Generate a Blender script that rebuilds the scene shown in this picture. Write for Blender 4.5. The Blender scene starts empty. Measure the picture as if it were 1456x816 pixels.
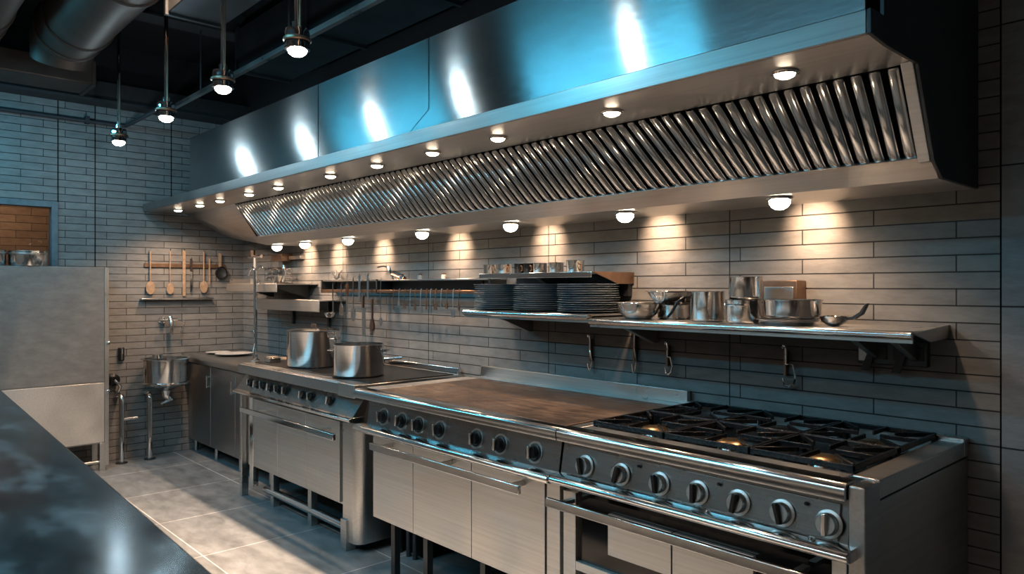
import bpy, bmesh, math, random
from mathutils import Vector, Matrix
random.seed(7)
R = math.radians
COL = bpy.context.scene.collection
SC = bpy.context.scene

# ------------------------------------------------------------------ materials
def new_mat(name):
    m = bpy.data.materials.new(name); m.use_nodes = True
    nt = m.node_tree
    return m, nt, nt.nodes['Principled BSDF']

def N(nt, kind, **kw):
    n = nt.nodes.new(kind)
    for k, v in kw.items():
        if k in n.inputs: n.inputs[k].default_value = v
        else: setattr(n, k, v)
    return n

def ramp(nt, fac, stops):
    r = nt.nodes.new('ShaderNodeValToRGB')
    el = r.color_ramp.elements
    while len(el) < len(stops): el.new(0.5)
    for e, (p, c) in zip(el, stops):
        e.position = p
        e.color = (c[0], c[1], c[2], 1) if not isinstance(c, (int, float)) else (c, c, c, 1)
    nt.links.new(fac, r.inputs[0])
    return r.outputs[0]

def steel(name, base=(.62, .62, .62), rough=.28, aniso=.6, tangent=(0, 0, 1), grain=(1.5, 120, 120), bump=.02, var=.08, smudge=.12):
    """brushed steel: fine grain stretched along x by default"""
    m, nt, p = new_mat(name)
    p.inputs['Metallic'].default_value = 1
    tc = N(nt, 'ShaderNodeTexCoord'); mp = N(nt, 'ShaderNodeMapping')
    mp.inputs['Scale'].default_value = grain
    nt.links.new(tc.outputs['Object'], mp.inputs['Vector'])
    n1 = N(nt, 'ShaderNodeTexNoise', Scale=1.0, Detail=3.0)
    nt.links.new(mp.outputs[0], n1.inputs['Vector'])
    n2 = N(nt, 'ShaderNodeTexNoise', Scale=4.0, Detail=4.0)
    nt.links.new(tc.outputs['Object'], n2.inputs['Vector'])
    b = base
    c = ramp(nt, n1.outputs[0], [(.3, [v * (1 - var) for v in b]), (.7, [v * (1 + var) for v in b])])
    nt.links.new(c, p.inputs['Base Color'])
    mr = N(nt, 'ShaderNodeMapRange'); mr.inputs['To Min'].default_value = rough * (1 - smudge) ; mr.inputs['To Max'].default_value = rough * (1 + 2 * smudge)
    mr.inputs['From Min'].default_value = .35; mr.inputs['From Max'].default_value = .7
    nt.links.new(n2.outputs[0], mr.inputs['Value'])
    nt.links.new(mr.outputs[0], p.inputs['Roughness'])
    if bump:
        bp = N(nt, 'ShaderNodeBump', Strength=bump, Distance=.01)
        nt.links.new(n1.outputs[0], bp.inputs['Height'])
        nt.links.new(bp.outputs[0], p.inputs['Normal'])
    if aniso:
        p.inputs['Anisotropic'].default_value = aniso
        cx = N(nt, 'ShaderNodeCombineXYZ')
        for i in range(3): cx.inputs[i].default_value = tangent[i]
        nt.links.new(cx.outputs[0], p.inputs['Tangent'])
    return m

def plain(name, col, rough=.5, metal=0, spec=.5, noise=.15, nscale=20, bump=0):
    m, nt, p = new_mat(name)
    tc = N(nt, 'ShaderNodeTexCoord')
    n = N(nt, 'ShaderNodeTexNoise', Scale=float(nscale), Detail=4.0)
    nt.links.new(tc.outputs['Object'], n.inputs['Vector'])
    c = ramp(nt, n.outputs[0], [(.3, [v * (1 - noise) for v in col]), (.7, [v * (1 + noise) for v in col])])
    nt.links.new(c, p.inputs['Base Color'])
    p.inputs['Roughness'].default_value = rough; p.inputs['Metallic'].default_value = metal
    p.inputs['Specular IOR Level'].default_value = spec
    if bump:
        bp = N(nt, 'ShaderNodeBump', Strength=bump, Distance=.01)
        nt.links.new(n.outputs[0], bp.inputs['Height']); nt.links.new(bp.outputs[0], p.inputs['Normal'])
    return m

def emit(name, col, strength):
    m, nt, p = new_mat(name)
    p.inputs['Base Color'].default_value = (.8, .8, .8, 1)
    p.inputs['Emission Color'].default_value = (*col, 1)
    p.inputs['Emission Strength'].default_value = strength
    return m

def tile_wall(name, axis, width, seam_period=None, seam_at=0, c1=(.245, .24, .235), c2=(.285, .28, .27), mortar=(.028, .028, .030), row=.0575, big=False):
    m, nt, p = new_mat(name)
    tc = N(nt, 'ShaderNodeTexCoord'); sep = N(nt, 'ShaderNodeSeparateXYZ'); cmb = N(nt, 'ShaderNodeCombineXYZ')
    nt.links.new(tc.outputs['Object'], sep.inputs[0])
    nt.links.new(sep.outputs[axis], cmb.inputs[0]); nt.links.new(sep.outputs[2], cmb.inputs[1])
    br = N(nt, 'ShaderNodeTexBrick')
    br.offset = .5; br.offset_frequency = 2; br.squash = 1
    br.inputs['Scale'].default_value = 1
    br.inputs['Brick Width'].default_value = width; br.inputs['Row Height'].default_value = row
    br.inputs['Mortar Size'].default_value = .0026 if not big else .003
    br.inputs['Mortar Smooth'].default_value = .35
    br.inputs['Color1'].default_value = (*c1, 1); br.inputs['Color2'].default_value = (*c2, 1); br.inputs['Mortar'].default_value = (*mortar, 1)
    nt.links.new(cmb.outputs[0], br.inputs['Vector'])
    n = N(nt, 'ShaderNodeTexNoise', Scale=9.0, Detail=8.0, Roughness=.65)
    mp = N(nt, 'ShaderNodeMapping'); mp.inputs['Scale'].default_value = (1, 1, 3)
    nt.links.new(tc.outputs['Object'], mp.inputs[0]); nt.links.new(mp.outputs[0], n.inputs['Vector'])
    nc = ramp(nt, n.outputs[0], [(.25, .72), (.75, 1.18)])
    mix = N(nt, 'ShaderNodeMix', data_type='RGBA', blend_type='MULTIPLY'); mix.inputs[0].default_value = 1
    nt.links.new(br.outputs[0], mix.inputs[6]); nt.links.new(nc, mix.inputs[7])
    col = mix.outputs[2]
    # height: tiles crowned, mortar low, slight tilt per tile row
    h = N(nt, 'ShaderNodeMath', operation='MULTIPLY_ADD'); h.inputs[1].default_value = -1; h.inputs[2].default_value = 1
    nt.links.new(br.outputs['Fac'], h.inputs[0])
    fr = N(nt, 'ShaderNodeMath', operation='MULTIPLY'); fr.inputs[1].default_value = 1 / row
    nt.links.new(sep.outputs[2], fr.inputs[0])
    fr2 = N(nt, 'ShaderNodeMath', operation='FRACT'); nt.links.new(fr.outputs[0], fr2.inputs[0])
    tl = N(nt, 'ShaderNodeMath', operation='MULTIPLY_ADD'); tl.inputs[1].default_value = -.8 if not big else 0
    nt.links.new(fr2.outputs[0], tl.inputs[0]); nt.links.new(h.outputs[0], tl.inputs[2])
    nn = N(nt, 'ShaderNodeMath', operation='MULTIPLY_ADD'); nn.inputs[1].default_value = .5
    nt.links.new(n.outputs[0], nn.inputs[0]); nt.links.new(tl.outputs[0], nn.inputs[2])
    hh = nn.outputs[0]
    if seam_period:
        ad = N(nt, 'ShaderNodeMath', operation='ADD'); ad.inputs[1].default_value = 100 * seam_period - seam_at
        nt.links.new(sep.outputs[axis], ad.inputs[0])
        md = N(nt, 'ShaderNodeMath', operation='PINGPONG'); md.inputs[1].default_value = seam_period / 2
        nt.links.new(ad.outputs[0], md.inputs[0])
        ls = N(nt, 'ShaderNodeMath', operation='LESS_THAN'); ls.inputs[1].default_value = .0028
        nt.links.new(md.outputs[0], ls.inputs[0])
        mx = N(nt, 'ShaderNodeMix', data_type='RGBA'); nt.links.new(ls.outputs[0], mx.inputs[0])
        nt.links.new(col, mx.inputs[6]); mx.inputs[7].default_value = (*[v * .5 for v in mortar], 1)
        col = mx.outputs[2]
        sb = N(nt, 'ShaderNodeMath', operation='SUBTRACT'); nt.links.new(hh, sb.inputs[0]); nt.links.new(ls.outputs[0], sb.inputs[1])
        hh = sb.outputs[0]
    nt.links.new(col, p.inputs['Base Color'])
    bp = N(nt, 'ShaderNodeBump', Strength=1.0, Distance=.006)
    nt.links.new(hh, bp.inputs['Height']); nt.links.new(bp.outputs[0], p.inputs['Normal'])
    p.inputs['Roughness'].default_value = .55; p.inputs['Specular IOR Level'].default_value = .4
    return m

M = {}
M['steel'] = steel('brushed_steel', (.60, .60, .59), .30, .55)
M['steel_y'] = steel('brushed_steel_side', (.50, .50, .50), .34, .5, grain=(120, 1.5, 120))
M['door'] = steel('door_steel', (.66, .65, .63), .40, .5)
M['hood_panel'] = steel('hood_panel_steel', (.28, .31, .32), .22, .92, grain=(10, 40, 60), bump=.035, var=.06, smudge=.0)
M['hood'] = steel('hood_canopy_steel', (.60, .585, .57), .33, .5)
M['panel'] = steel('control_panel_steel', (.33, .32, .31), .27, .5)
M['fascia'] = steel('fascia_steel', (.36, .35, .34), .34, .3)
M['polish'] = steel('polished_steel', (.72, .72, .72), .13, 0, grain=(20, 20, 20), bump=0, var=.03)
M['pot'] = steel('pot_steel', (.68, .68, .68), .15, .5, grain=(3, 3, 160), bump=.01)
M['slat'] = steel('filter_slat_steel', (.72, .71, .70), .17, 0, grain=(60, 6, 6), bump=.02)
M['chrome'] = plain('chrome', (.75, .75, .76), .08, 1, noise=.02)
M['black'] = plain('black_enamel', (.008, .008, .009), .35, 0)
M['void'] = plain('flat_black', (.004, .004, .004), .8, 0, spec=.1)  # near-black for seams, backings and recesses
M['iron'] = plain('cast_iron', (.022, .022, .024), .27, .4, noise=.4, nscale=60, bump=.15)
M['glass_black'] = plain('black_oven_glass', (.006, .006, .007), .08, 0)
M['brass'] = plain('brass', (.55, .38, .2), .28, 1)
M['copper'] = plain('copper_brown_metal', (.30, .19, .13), .38, .9)
M['duct'] = plain('aged_duct_metal', (.085, .058, .045), .5, .6, noise=.25, nscale=5)
M['duct_grey'] = plain('grey_duct_metal', (.07, .078, .085), .45, .8, noise=.2, nscale=5)
M['ceiling'] = plain('dark_ceiling_paint', (.014, .015, .017), .8)
M['beam'] = plain('dark_beam_paint', (.03, .032, .036), .6)
M['plate'] = plain('dark_blue_grey_glaze', (.42, .50, .56), .3, .3)
M['frame_paint'] = plain('blue_grey_frame_paint', (.16, .21, .24), .5)
M['wood'] = plain('pale_wood', (.50, .34, .22), .5, noise=.2, nscale=30)
M['darkwood'] = plain('dark_handle', (.06, .035, .025), .4)
M['white'] = plain('off_white_ceramic', (.68, .66, .63), .35)
M['plaster'] = plain('rear_plaster', (.42, .38, .34), .8)
M['warm_lens'] = emit('warm_lens', (1, .80, .58), 22)
M['pend_lens'] = emit('pendant_lens', (1, .88, .74), 26)
M['blue_lens'] = emit('cool_tube_lens', (.25, .75, 1), 3)

# griddle plate
def griddle_mat():
    m, nt, p = new_mat('seasoned_griddle_plate')
    tc = N(nt, 'ShaderNodeTexCoord')
    n = N(nt, 'ShaderNodeTexNoise', Scale=3.0, Detail=9.0, Roughness=.62, Distortion=.6)
    nt.links.new(tc.outputs['Object'], n.inputs['Vector'])
    n2 = N(nt, 'ShaderNodeTexNoise', Scale=26.0, Detail=5.0)
    mp = N(nt, 'ShaderNodeMapping'); mp.inputs['Scale'].default_value = (.35, 1.2, 1)
    nt.links.new(tc.outputs['Object'], mp.inputs[0]); nt.links.new(mp.outputs[0], n2.inputs['Vector'])
    c = ramp(nt, n.outputs[0], [(.3, (.13, .085, .06)), (.52, (.25, .17, .125)), (.72, (.38, .29, .22))])
    nt.links.new(c, p.inputs['Base Color'])
    r = ramp(nt, n2.outputs[0], [(.35, .28), (.65, .5)])
    nt.links.new(r, p.inputs['Roughness']); p.inputs['Metallic'].default_value = .7
    bp = N(nt, 'ShaderNodeBump', Strength=.08, Distance=.01); nt.links.new(n2.outputs[0], bp.inputs['Height']); nt.links.new(bp.outputs[0], p.inputs['Normal'])
    return m
M['griddle'] = griddle_mat()

def counter_mat():
    m, nt, p = new_mat('stained_dark_counter_steel')
    tc = N(nt, 'ShaderNodeTexCoord')
    mp = N(nt, 'ShaderNodeMapping'); mp.inputs['Scale'].default_value = (1.3, 2.6, 1)
    nt.links.new(tc.outputs['Object'], mp.inputs[0])
    n = N(nt, 'ShaderNodeTexNoise', Scale=3.2, Detail=5.0, Roughness=.55, Distortion=.2)
    nt.links.new(mp.outputs[0], n.inputs['Vector'])
    c = ramp(nt, n.outputs[0], [(.36, (.012, .016, .018)), (.52, (.06, .08, .09)), (.70, (.30, .38, .42))])
    nt.links.new(c, p.inputs['Base Color'])
    r = ramp(nt, n.outputs[0], [(.3, .15), (.7, .24)])
    nt.links.new(r, p.inputs['Roughness']); p.inputs['Metallic'].default_value = .75
    return m
M['counter'] = counter_mat()

def cabinet_mat():
    m, nt, p = new_mat('worn_grey_cabinet_steel')
    tc = N(nt, 'ShaderNodeTexCoord')
    n = N(nt, 'ShaderNodeTexNoise', Scale=7.0, Detail=8.0, Roughness=.7)
    mp = N(nt, 'ShaderNodeMapping'); mp.inputs['Scale'].default_value = (1, 1, 2.2)
    nt.links.new(tc.outputs['Object'], mp.inputs[0]); nt.links.new(mp.outputs[0], n.inputs['Vector'])
    c = ramp(nt, n.outputs[0], [(.3, (.27, .265, .26)), (.7, (.40, .39, .375))])
    nt.links.new(c, p.inputs['Base Color']); p.inputs['Metallic'].default_value = .6
    p.inputs['Roughness'].default_value = .42
    return m
M['cab'] = cabinet_mat()

def floor_mat():
    m, nt, p = new_mat('slate_floor_tiles')
    tc = N(nt, 'ShaderNodeTexCoord')
    mp = N(nt, 'ShaderNodeMapping'); mp.inputs['Location'].default_value = (100 * .725 + 4.02 - 5 * .725 - .0, 100 * .725 - 2.175, 0)
    nt.links.new(tc.outputs['Object'], mp.inputs[0])
    br = N(nt, 'ShaderNodeTexBrick'); br.offset = 0
    for k, v in (('Scale', 1), ('Brick Width', .725), ('Row Height', .725), ('Mortar Size', .0035), ('Mortar Smooth', .2)): br.inputs[k].default_value = v
    br.inputs['Color1'].default_value = (.18, .20, .21, 1); br.inputs['Color2'].default_value = (.22, .24, .25, 1); br.inputs['Mortar'].default_value = (.55, .56, .57, 1)
    nt.links.new(mp.outputs[0], br.inputs['Vector'])
    n = N(nt, 'ShaderNodeTexNoise', Scale=5.0, Detail=10.0, Roughness=.68, Distortion=.3)
    mp2 = N(nt, 'ShaderNodeMapping'); mp2.inputs['Scale'].default_value = (1, 2, 1)
    nt.links.new(tc.outputs['Object'], mp2.inputs[0]); nt.links.new(mp2.outputs[0], n.inputs['Vector'])
    nc = ramp(nt, n.outputs[0], [(.28, .55), (.72, 1.4)])
    mix = N(nt, 'ShaderNodeMix', data_type='RGBA', blend_type='MULTIPLY'); mix.inputs[0].default_value = 1
    nt.links.new(br.outputs[0], mix.inputs[6]); nt.links.new(nc, mix.inputs[7])
    nt.links.new(mix.outputs[2], p.inputs['Base Color'])
    r = ramp(nt, n.outputs[0], [(.3, .38), (.7, .6)]); nt.links.new(r, p.inputs['Roughness'])
    bp = N(nt, 'ShaderNodeBump', Strength=.25, Distance=.006); nt.links.new(n.outputs[0], bp.inputs['Height']); nt.links.new(bp.outputs[0], p.inputs['Normal'])
    return m
M['floor'] = floor_mat()
M['tile_back'] = tile_wall('long_tile_back', 0, .54, 1.08, -1.67)
M['tile_left'] = tile_wall('long_tile_left', 1, .30, None)
M['tile_side'] = tile_wall('long_tile_room', 1, .54, None)
M['slab'] = tile_wall('big_slab', 0, 1.4, None, c1=(.27, .28, .29), c2=(.32, .33, .34), row=.46, big=True)
M['brick_warm'] = tile_wall('warm_tiles_next_room', 1, .24, None, c1=(.42, .30, .22), c2=(.55, .40, .30), mortar=(.2, .15, .12), row=.07)

def glass_mat():
    m, nt, p = new_mat('window_glass')
    p.inputs['Base Color'].default_value = (.9, .97, 1, 1); p.inputs['Roughness'].default_value = .02
    p.inputs['Transmission Weight'].default_value = 1; p.inputs['IOR'].default_value = 1.2
    return m
M['glass'] = glass_mat()

# ------------------------------------------------------------------ mesh builder
def wloc(o):
    v = Vector((0, 0, 0))
    while o: v = v + Vector(o.location); o = o.parent
    return v

class MB:
    def __init__(s): s.v = []; s.f = []
    def add(s, vs, fs):
        b = len(s.v); s.v += [tuple(v) for v in vs]; s.f += [tuple(i + b for i in f) for f in fs]; return s
    def box(s, x0, x1, y0, y1, z0, z1):
        vs = [(x, y, z) for z in (z0, z1) for y in (y0, y1) for x in (x0, x1)]
        return s.add(vs, [(0, 2, 3, 1), (4, 5, 7, 6), (0, 1, 5, 4), (2, 6, 7, 3), (0, 4, 6, 2), (1, 3, 7, 5)])
    def prism_x(s, poly, x0, x1):       # poly of (y,z)
        n = len(poly)
        vs = [(x0, y, z) for y, z in poly] + [(x1, y, z) for y, z in poly]
        fs = [tuple(range(n)), tuple(range(2 * n - 1, n - 1, -1))] + [(i, i + n, (i + 1) % n + n, (i + 1) % n) for i in range(n)]
        return s.add(vs, fs)
    def prism(s, poly, o, u, w, d):      # poly (a,b) in the frame o + a*u + b*w, thick along d
        o, u, w, d = map(Vector, (o, u, w, d)); n = len(poly)
        vs = [o + u * a + w * b for a, b in poly] + [o + u * a + w * b + d for a, b in poly]
        fs = [tuple(range(n)), tuple(range(2 * n - 1, n - 1, -1))] + [(i, i + n, (i + 1) % n + n, (i + 1) % n) for i in range(n)]
        return s.add(vs, fs)
    def tube(s, pts, r, seg=10, closed=False, caps=True):
        pts = [Vector(p) for p in pts]; n = len(pts)
        rs = r if isinstance(r, (list, tuple)) else [r] * n
        rings = []
        prev = None
        for i in range(n):
            a = pts[i - 1] if (i > 0 or closed) else None; b = pts[(i + 1) % n] if (i < n - 1 or closed) else None
            t = ((b - pts[i]).normalized() if b is not None else Vector()) + ((pts[i] - a).normalized() if a is not None else Vector())
            t.normalize()
            if prev is None:
                up = Vector((0, 0, 1)) if abs(t.z) < .9 else Vector((1, 0, 0))
            else: up = prev
            x = (up - t * up.dot(t)).normalized(); y = t.cross(x); prev = x
            rings.append([pts[i] + (x * math.cos(2 * math.pi * k / seg) + y * math.sin(2 * math.pi * k / seg)) * rs[i] for k in range(seg)])
        vs = [v for rg in rings for v in rg]; fs = []
        for i in range(n if closed else n - 1):
            j = (i + 1) % n
            for k in range(seg):
                k2 = (k + 1) % seg; fs.append((i * seg + k, i * seg + k2, j * seg + k2, j * seg + k))
        if caps and not closed:
            fs.append(tuple(range(seg - 1, -1, -1))); fs.append(tuple(range((n - 1) * seg, n * seg)))
        return s.add(vs, fs)
    def cyl(s, p0, p1, r0, r1=None, seg=24): return s.tube([p0, p1], [r0, r0 if r1 is None else r1], seg)
    def lathe(s, c, prof, seg=36, axis=(0, 0, 1)):   # prof (r,h) open or closed at r=0
        c = Vector(c); ax = Vector(axis).normalized()
        up = Vector((1, 0, 0)) if abs(ax.x) < .9 else Vector((0, 1, 0))
        x = (up - ax * up.dot(ax)).normalized(); y = ax.cross(x)
        vs = []; fs = []; idx = []
        for r, h in prof:
            if r < 1e-6: idx.append([len(vs)]); vs.append(c + ax * h)
            else:
                idx.append(list(range(len(vs), len(vs) + seg)))
                vs += [c + ax * h + (x * math.cos(2 * math.pi * k / seg) + y * math.sin(2 * math.pi * k / seg)) * r for k in range(seg)]
        for a, b in zip(idx, idx[1:]):
            for k in range(seg):
                k2 = (k + 1) % seg
                if len(a) == 1 and len(b) == 1: break
                if len(a) == 1: fs.append((a[0], b[k2], b[k]))
                elif len(b) == 1: fs.append((a[k], a[k2], b[0]))
                else: fs.append((a[k], a[k2], b[k2], b[k]))
        return s.add(vs, fs)
    def build(s, name, mat, parent=None, bevel=0, loc=None, sharp=38):
        me = bpy.data.meshes.new(name)
        org = wloc(parent) if parent else Vector(loc or (0, 0, 0))
        me.from_pydata([tuple(Vector(v) - org) for v in s.v], [], s.f)
        bm = bmesh.new(); bm.from_mesh(me); bmesh.ops.recalc_face_normals(bm, faces=bm.faces); bm.to_mesh(me); bm.free()
        me.materials.append(mat)
        me.polygons.foreach_set('use_smooth', [True] * len(me.polygons))
        me.set_sharp_from_angle(angle=R(sharp))
        o = bpy.data.objects.new(name, me); COL.objects.link(o)
        if parent: o.parent = parent
        elif loc: o.location = loc
        if bevel:
            b = o.modifiers.new('bevel', 'BEVEL'); b.width = bevel; b.segments = 2; b.limit_method = 'ANGLE'; b.angle_limit = R(40)
            b.harden_normals = False
        return o

def thing(name, label, cat, loc, group=None):
    o = bpy.data.objects.new(name, None); COL.objects.link(o); o.location = loc; o.empty_display_size = .05
    return tag(o, label, cat, group)
def tag(o, label, cat, group=None, kind=None):
    o['label'] = label; o['category'] = cat
    if group: o['group'] = group
    if kind: o['kind'] = kind
    return o
def struct(o, label=None):
    o['kind'] = 'structure'
    if label: o['label'] = label
    return o
def children(o): return [c for c in bpy.data.objects if c.parent == o]
def dup(root, loc, label, rotz=None, group=None):
    def rec(o, par):
        c = o.copy(); COL.objects.link(c); c.parent = par
        for ch in KIDS[o.name]: rec(ch, c)
        return c
    KIDS.clear()
    def scan(o):
        KIDS[o.name] = children(o)
        for ch in KIDS[o.name]: scan(ch)
    scan(root)
    r = rec(root, None); r.location = loc; r['label'] = label
    if rotz is not None: r.rotation_euler = (0, 0, rotz)
    if group: r['group'] = group
    return r
KIDS = {}

# ------------------------------------------------------------------ camera
H = 1.444
cam_d = bpy.data.cameras.new('camera'); cam = bpy.data.objects.new('camera', cam_d); COL.objects.link(cam)
cam.location = (0, 0, H); cam.rotation_euler = (R(90), 0, R(47.34))
cam_d.sensor_width = 36; cam_d.lens = 1043 / 1456 * 36; cam_d.clip_start = .05
cam_d.dof.use_dof = True; cam_d.dof.focus_distance = 3.4; cam_d.dof.aperture_fstop = 5.6
SC.camera = cam

# ------------------------------------------------------------------ room
LX, BY, CZ, RX, RY = -6.75, 2.8, 3.45, 1.9, -2.2      # left wall, back wall, ceiling, right wall, rear wall
struct(MB().box(LX - 1.6, RX + 8.2, RY - .1, BY + .12, -.1, 0).build('floor', M['floor']))
struct(MB().box(LX - .12, RX + .12, RY - .12, BY + .12, CZ, CZ + .1).build('ceiling', M['ceiling']))
struct(MB().box(LX - .12, -.683, BY, BY + .12, 0, 2.96).build('wall_back', M['tile_back']))
struct(MB().box(LX - .12, RX + .12, BY, BY + .12, 2.96, CZ).build('wall_back_upper', M['ceiling']))
struct(MB().box(-.677, RX + .12, BY - .004, BY + .12, 0, 2.96).build('wall_back_slab', M['slab'])); 
struct(MB().box(-.683, -.677, BY - .001, BY + .12, 0, CZ).build('trim_1', M['void']))
# left wall with a window opening y .35..1.30, z 1.45..2.12
w = MB(); wy0, wy1, wz0, wz1 = .30, 1.30, 1.42, 2.12
w.box(LX - .12, LX, RY, wy0, 0, 2.96).box(LX - .12, LX, wy1, BY, 0, 2.96).box(LX - .12, LX, wy0, wy1, 0, wz0).box(LX - .12, LX, wy0, wy1, wz1, 2.96)
struct(w.build('wall_left', M['tile_left']))
struct(MB().box(LX - .12, LX, RY, BY, 2.96, CZ).build('wall_left_upper', M['ceiling']))
s = MB()
for y in (1.265 + .035, 1.564, 2.16):
    s.box(LX, LX + .0025, y - .0035, y + .0035, wz1 if y != 1.564 else 0, 2.93)
struct(s.build('trim_2', M['void']))
struct(MB().box(LX - 1.3, LX - 1.2, -.6, 2.2, 0, 2.9).build('wall_next_room', M['brick_warm']))
wf = MB().box(LX - .1, LX + .012, wy1 - .045, wy1, wz0, wz1).box(LX - .1, LX + .012, wy0, wy0 + .045, wz0, wz1).box(LX - .1, LX + .012, wy0 + .045, wy1 - .045, wz1 - .045, wz1).box(LX - .1, LX + .012, wy0 + .045, wy1 - .045, wz0, wz0 + .045)
wf = struct(wf.build('window_1', M['frame_paint'], bevel=.003))
MB().box(LX - .07, LX - .062, wy0 + .045, wy1 - .045, wz0 + .045, wz1 - .045).build('pane', M['glass'], wf)
# right wall with a doorway y 1.15..1.80, the rear wall
w = MB().box(RX, RX + .12, RY, 1.12, 0, CZ).box(RX, RX + .12, 1.80, BY, 0, CZ).box(RX, RX + .12, 1.12, 1.80, 2.6, CZ)
struct(w.build('wall_right', M['plaster']))
struct(MB().box(LX - .12, RX + .12, RY - .12, RY, 0, CZ).build('wall_rear', M['plaster']))

# ceiling steelwork
bm_ = MB().box(LX, -4.2, .0, .02, 2.93, 3.05)
o = MB().box(LX, LX + .16, RY, BY, 2.93, 3.10).box(LX + .16, LX + .20, RY, BY, 2.93, 2.95).build('ceiling_beam', M['beam'], loc=(LX, 1, 2.93))
struct(o)
for i, x in enumerate((-5.4, -4.0, -2.6, -1.2)):
    o = MB().box(x - .05, x + .05, RY, BY, 3.30, CZ).box(x - .09, x + .09, RY, BY, 3.29, 3.305).build('ceiling_joist', M['beam'], loc=(x, 0, 3.3)); struct(o)

def round_duct(y, z, r, x0, x1, label):
    t = thing('round_duct', label, 'duct', (x0, y, z), 'round ducts under the ceiling')
    MB().cyl((x0, y, z), (x1, y, z), r, seg=40).build('duct_pipe', M['duct'], t)
    for x in (x0 + .04, x0 + .30, x0 + 1.3, x0 + 2.3):
        MB().lathe((x, y, z), [(r, -.02), (r + .012, -.018), (r + .012, .018), (r, .02)], 40, (1, 0, 0)).build('seam_band', M['duct'], t)
    MB().tube([(x0 + .02, y, z), (x0 - .06, y, z), (x0 - .16, y, z - .05), (x0 - .22, y, z - .16)], [r, r, r * .97, r * .9], 32).build('elbow', M['duct'], t)
    for x in (x0 + .6, x0 + 2.6):
        MB().cyl((x, y, z + r - .005), (x, y, CZ), .006, seg=8).build('hanger_rod', M['beam'], t)
    return t
round_duct(1.13, 3.14, .20, -5.55, 1.4, 'brown round duct ending in an elbow, nearest to the pendant lamps')
round_duct(.62, 3.14, .18, -5.65, 1.4, 'brown round duct in the top left corner, further from the pendant lamps')
t = thing('cross_duct', 'low brown rectangular duct crossing under the round duct elbows by the left wall', 'duct', (-6.25, .3, 2.94))
MB().box(-6.45, -6.08, -.6, 1.42, 2.94, 3.10).build('duct_body', M['duct'], t, bevel=.01)
for y in (.5, 1.40): MB().box(-6.46, -6.07, y - .012, y + .012, 2.93, 3.11).build('flange', M['duct'], t)
for y in (.2, 1.2): MB().cyl((-6.25, y, 3.10), (-6.25, y, CZ), .006, seg=8).build('hanger_rod', M['beam'], t)
# rectangular ducts
t = thing('rectangular_duct', 'dark rectangular duct with a flat end, running above the pendant lamps', 'duct', (-4.2, 1.35, 3.0), 'rectangular ducts under the ceiling')
MB().box(-4.45, 1.2, 1.40, 1.72, 3.02, 3.30).build('duct_body', M['duct_grey'], t, bevel=.006)
for x in (-4.44, -3.4, -2.2): MB().box(x - .014, x + .014, 1.385, 1.735, 3.005, 3.315).build('flange', M['duct_grey'], t)
for x in (-4.0, -2.5): MB().cyl((x, 1.56, 3.30), (x, 1.56, CZ), .006, seg=8).build('hanger_rod', M['beam'], t)
t = thing('rectangular_duct', 'long grey rectangular duct between the pendant lamps and the hood', 'duct', (-5.2, 1.9, 2.9), 'rectangular ducts under the ceiling')
MB().box(-5.3, 1.2, 2.15, 2.55, 3.02, 3.32).build('duct_body', M['duct_grey'], t, bevel=.006)
for x in (-5.28, -4.2, -3.2, -2.2): MB().box(x - .014, x + .014, 2.135, 2.565, 3.005, 3.335).build('flange', M['duct_grey'], t)
for x in (-4.7, -2.5): MB().cyl((x, 2.35, 3.32), (x, 2.35, CZ), .006, seg=8).build('hanger_rod', M['beam'], t)
# track rail and pipe
t = thing('ceiling_rail', 'thin steel rail hung under the ceiling between the pendant lamps and the hood', 'rail', (-5.9, 1.93, 2.83))
MB().box(-6.3, .6, 1.915, 1.945, 2.825, 2.855).build('rail_bar', M['steel'], t)
for x in (-5.4, -4.0, -2.6, -1.2): MB().cyl((x, 1.93, 2.85), (x, 1.93, 3.29), .006, seg=8).build('hanger_rod', M['beam'], t)
t = thing('wall_conduit', 'dark horizontal pipe fixed along the top of the left tiled wall', 'pipe', (LX + .04, 1.2, 2.79))
MB().tube([(LX + .035, RY + .2, 2.80), (LX + .035, 1.72, 2.79), (LX + .05, 1.78, 2.79), (LX + .2, 1.8, 2.80), (LX + .9, 1.85, 2.83)], .016, 12).build('conduit_pipe', M['beam'], t)
for y in (.2, 1.5): MB().box(LX, LX + .05, y - .015, y + .015, 2.77, 2.83).build('clip', M['beam'], t)

# ------------------------------------------------------------------ pendant lamps
def pendant(x, y, z, top=CZ):
    t = thing('pendant_lamp', 'x', 'pendant lamp', (x, y, z), 'pendant spot lamps above the aisle')
    MB().cyl((x, y, z + .10), (x, y, top), .012, seg=14).build('rod', M['chrome'], t)
    MB().cyl((x + .028, y, z + .09), (x + .028, y, z + .50), .005, seg=8).cyl((x + .005, y, z + .48), (x + .033, y, z + .5), .005, seg=8).build('cable', M['copper'], t)
    MB().lathe((x, y, z), [(0, .125), (.022, .125), (.022, .10), (.052, .092), (.056, .07), (.050, .035), (.054, .02), (.056, 0), (.046, -.002), (.043, .012), (0, .014)], 32).build('lamp_head', M['chrome'], t)
    MB().lathe((x, y, z), [(.057, .055), (.063, .05), (.063, .04), (.057, .035)], 32).build('collar', M['copper'], t)
    MB().lathe((x, y, z), [(.043, .006), (.040, -.014), (.025, -.026), (0, -.03)], 28).build('lens', M['pend_lens'], t)
    return t
PL = [(-5.97, 'steel pendant lamp nearest the left wall, hanging in front of the tiles'),
      (-4.91, 'second pendant lamp from the left wall, on a bright twin rod'),
      (-3.98, 'third pendant lamp from the left wall, below the dark rectangular duct'),
      (-3.11, 'pendant lamp nearest the top edge, at the right end of the visible row')]
p0 = None
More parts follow.
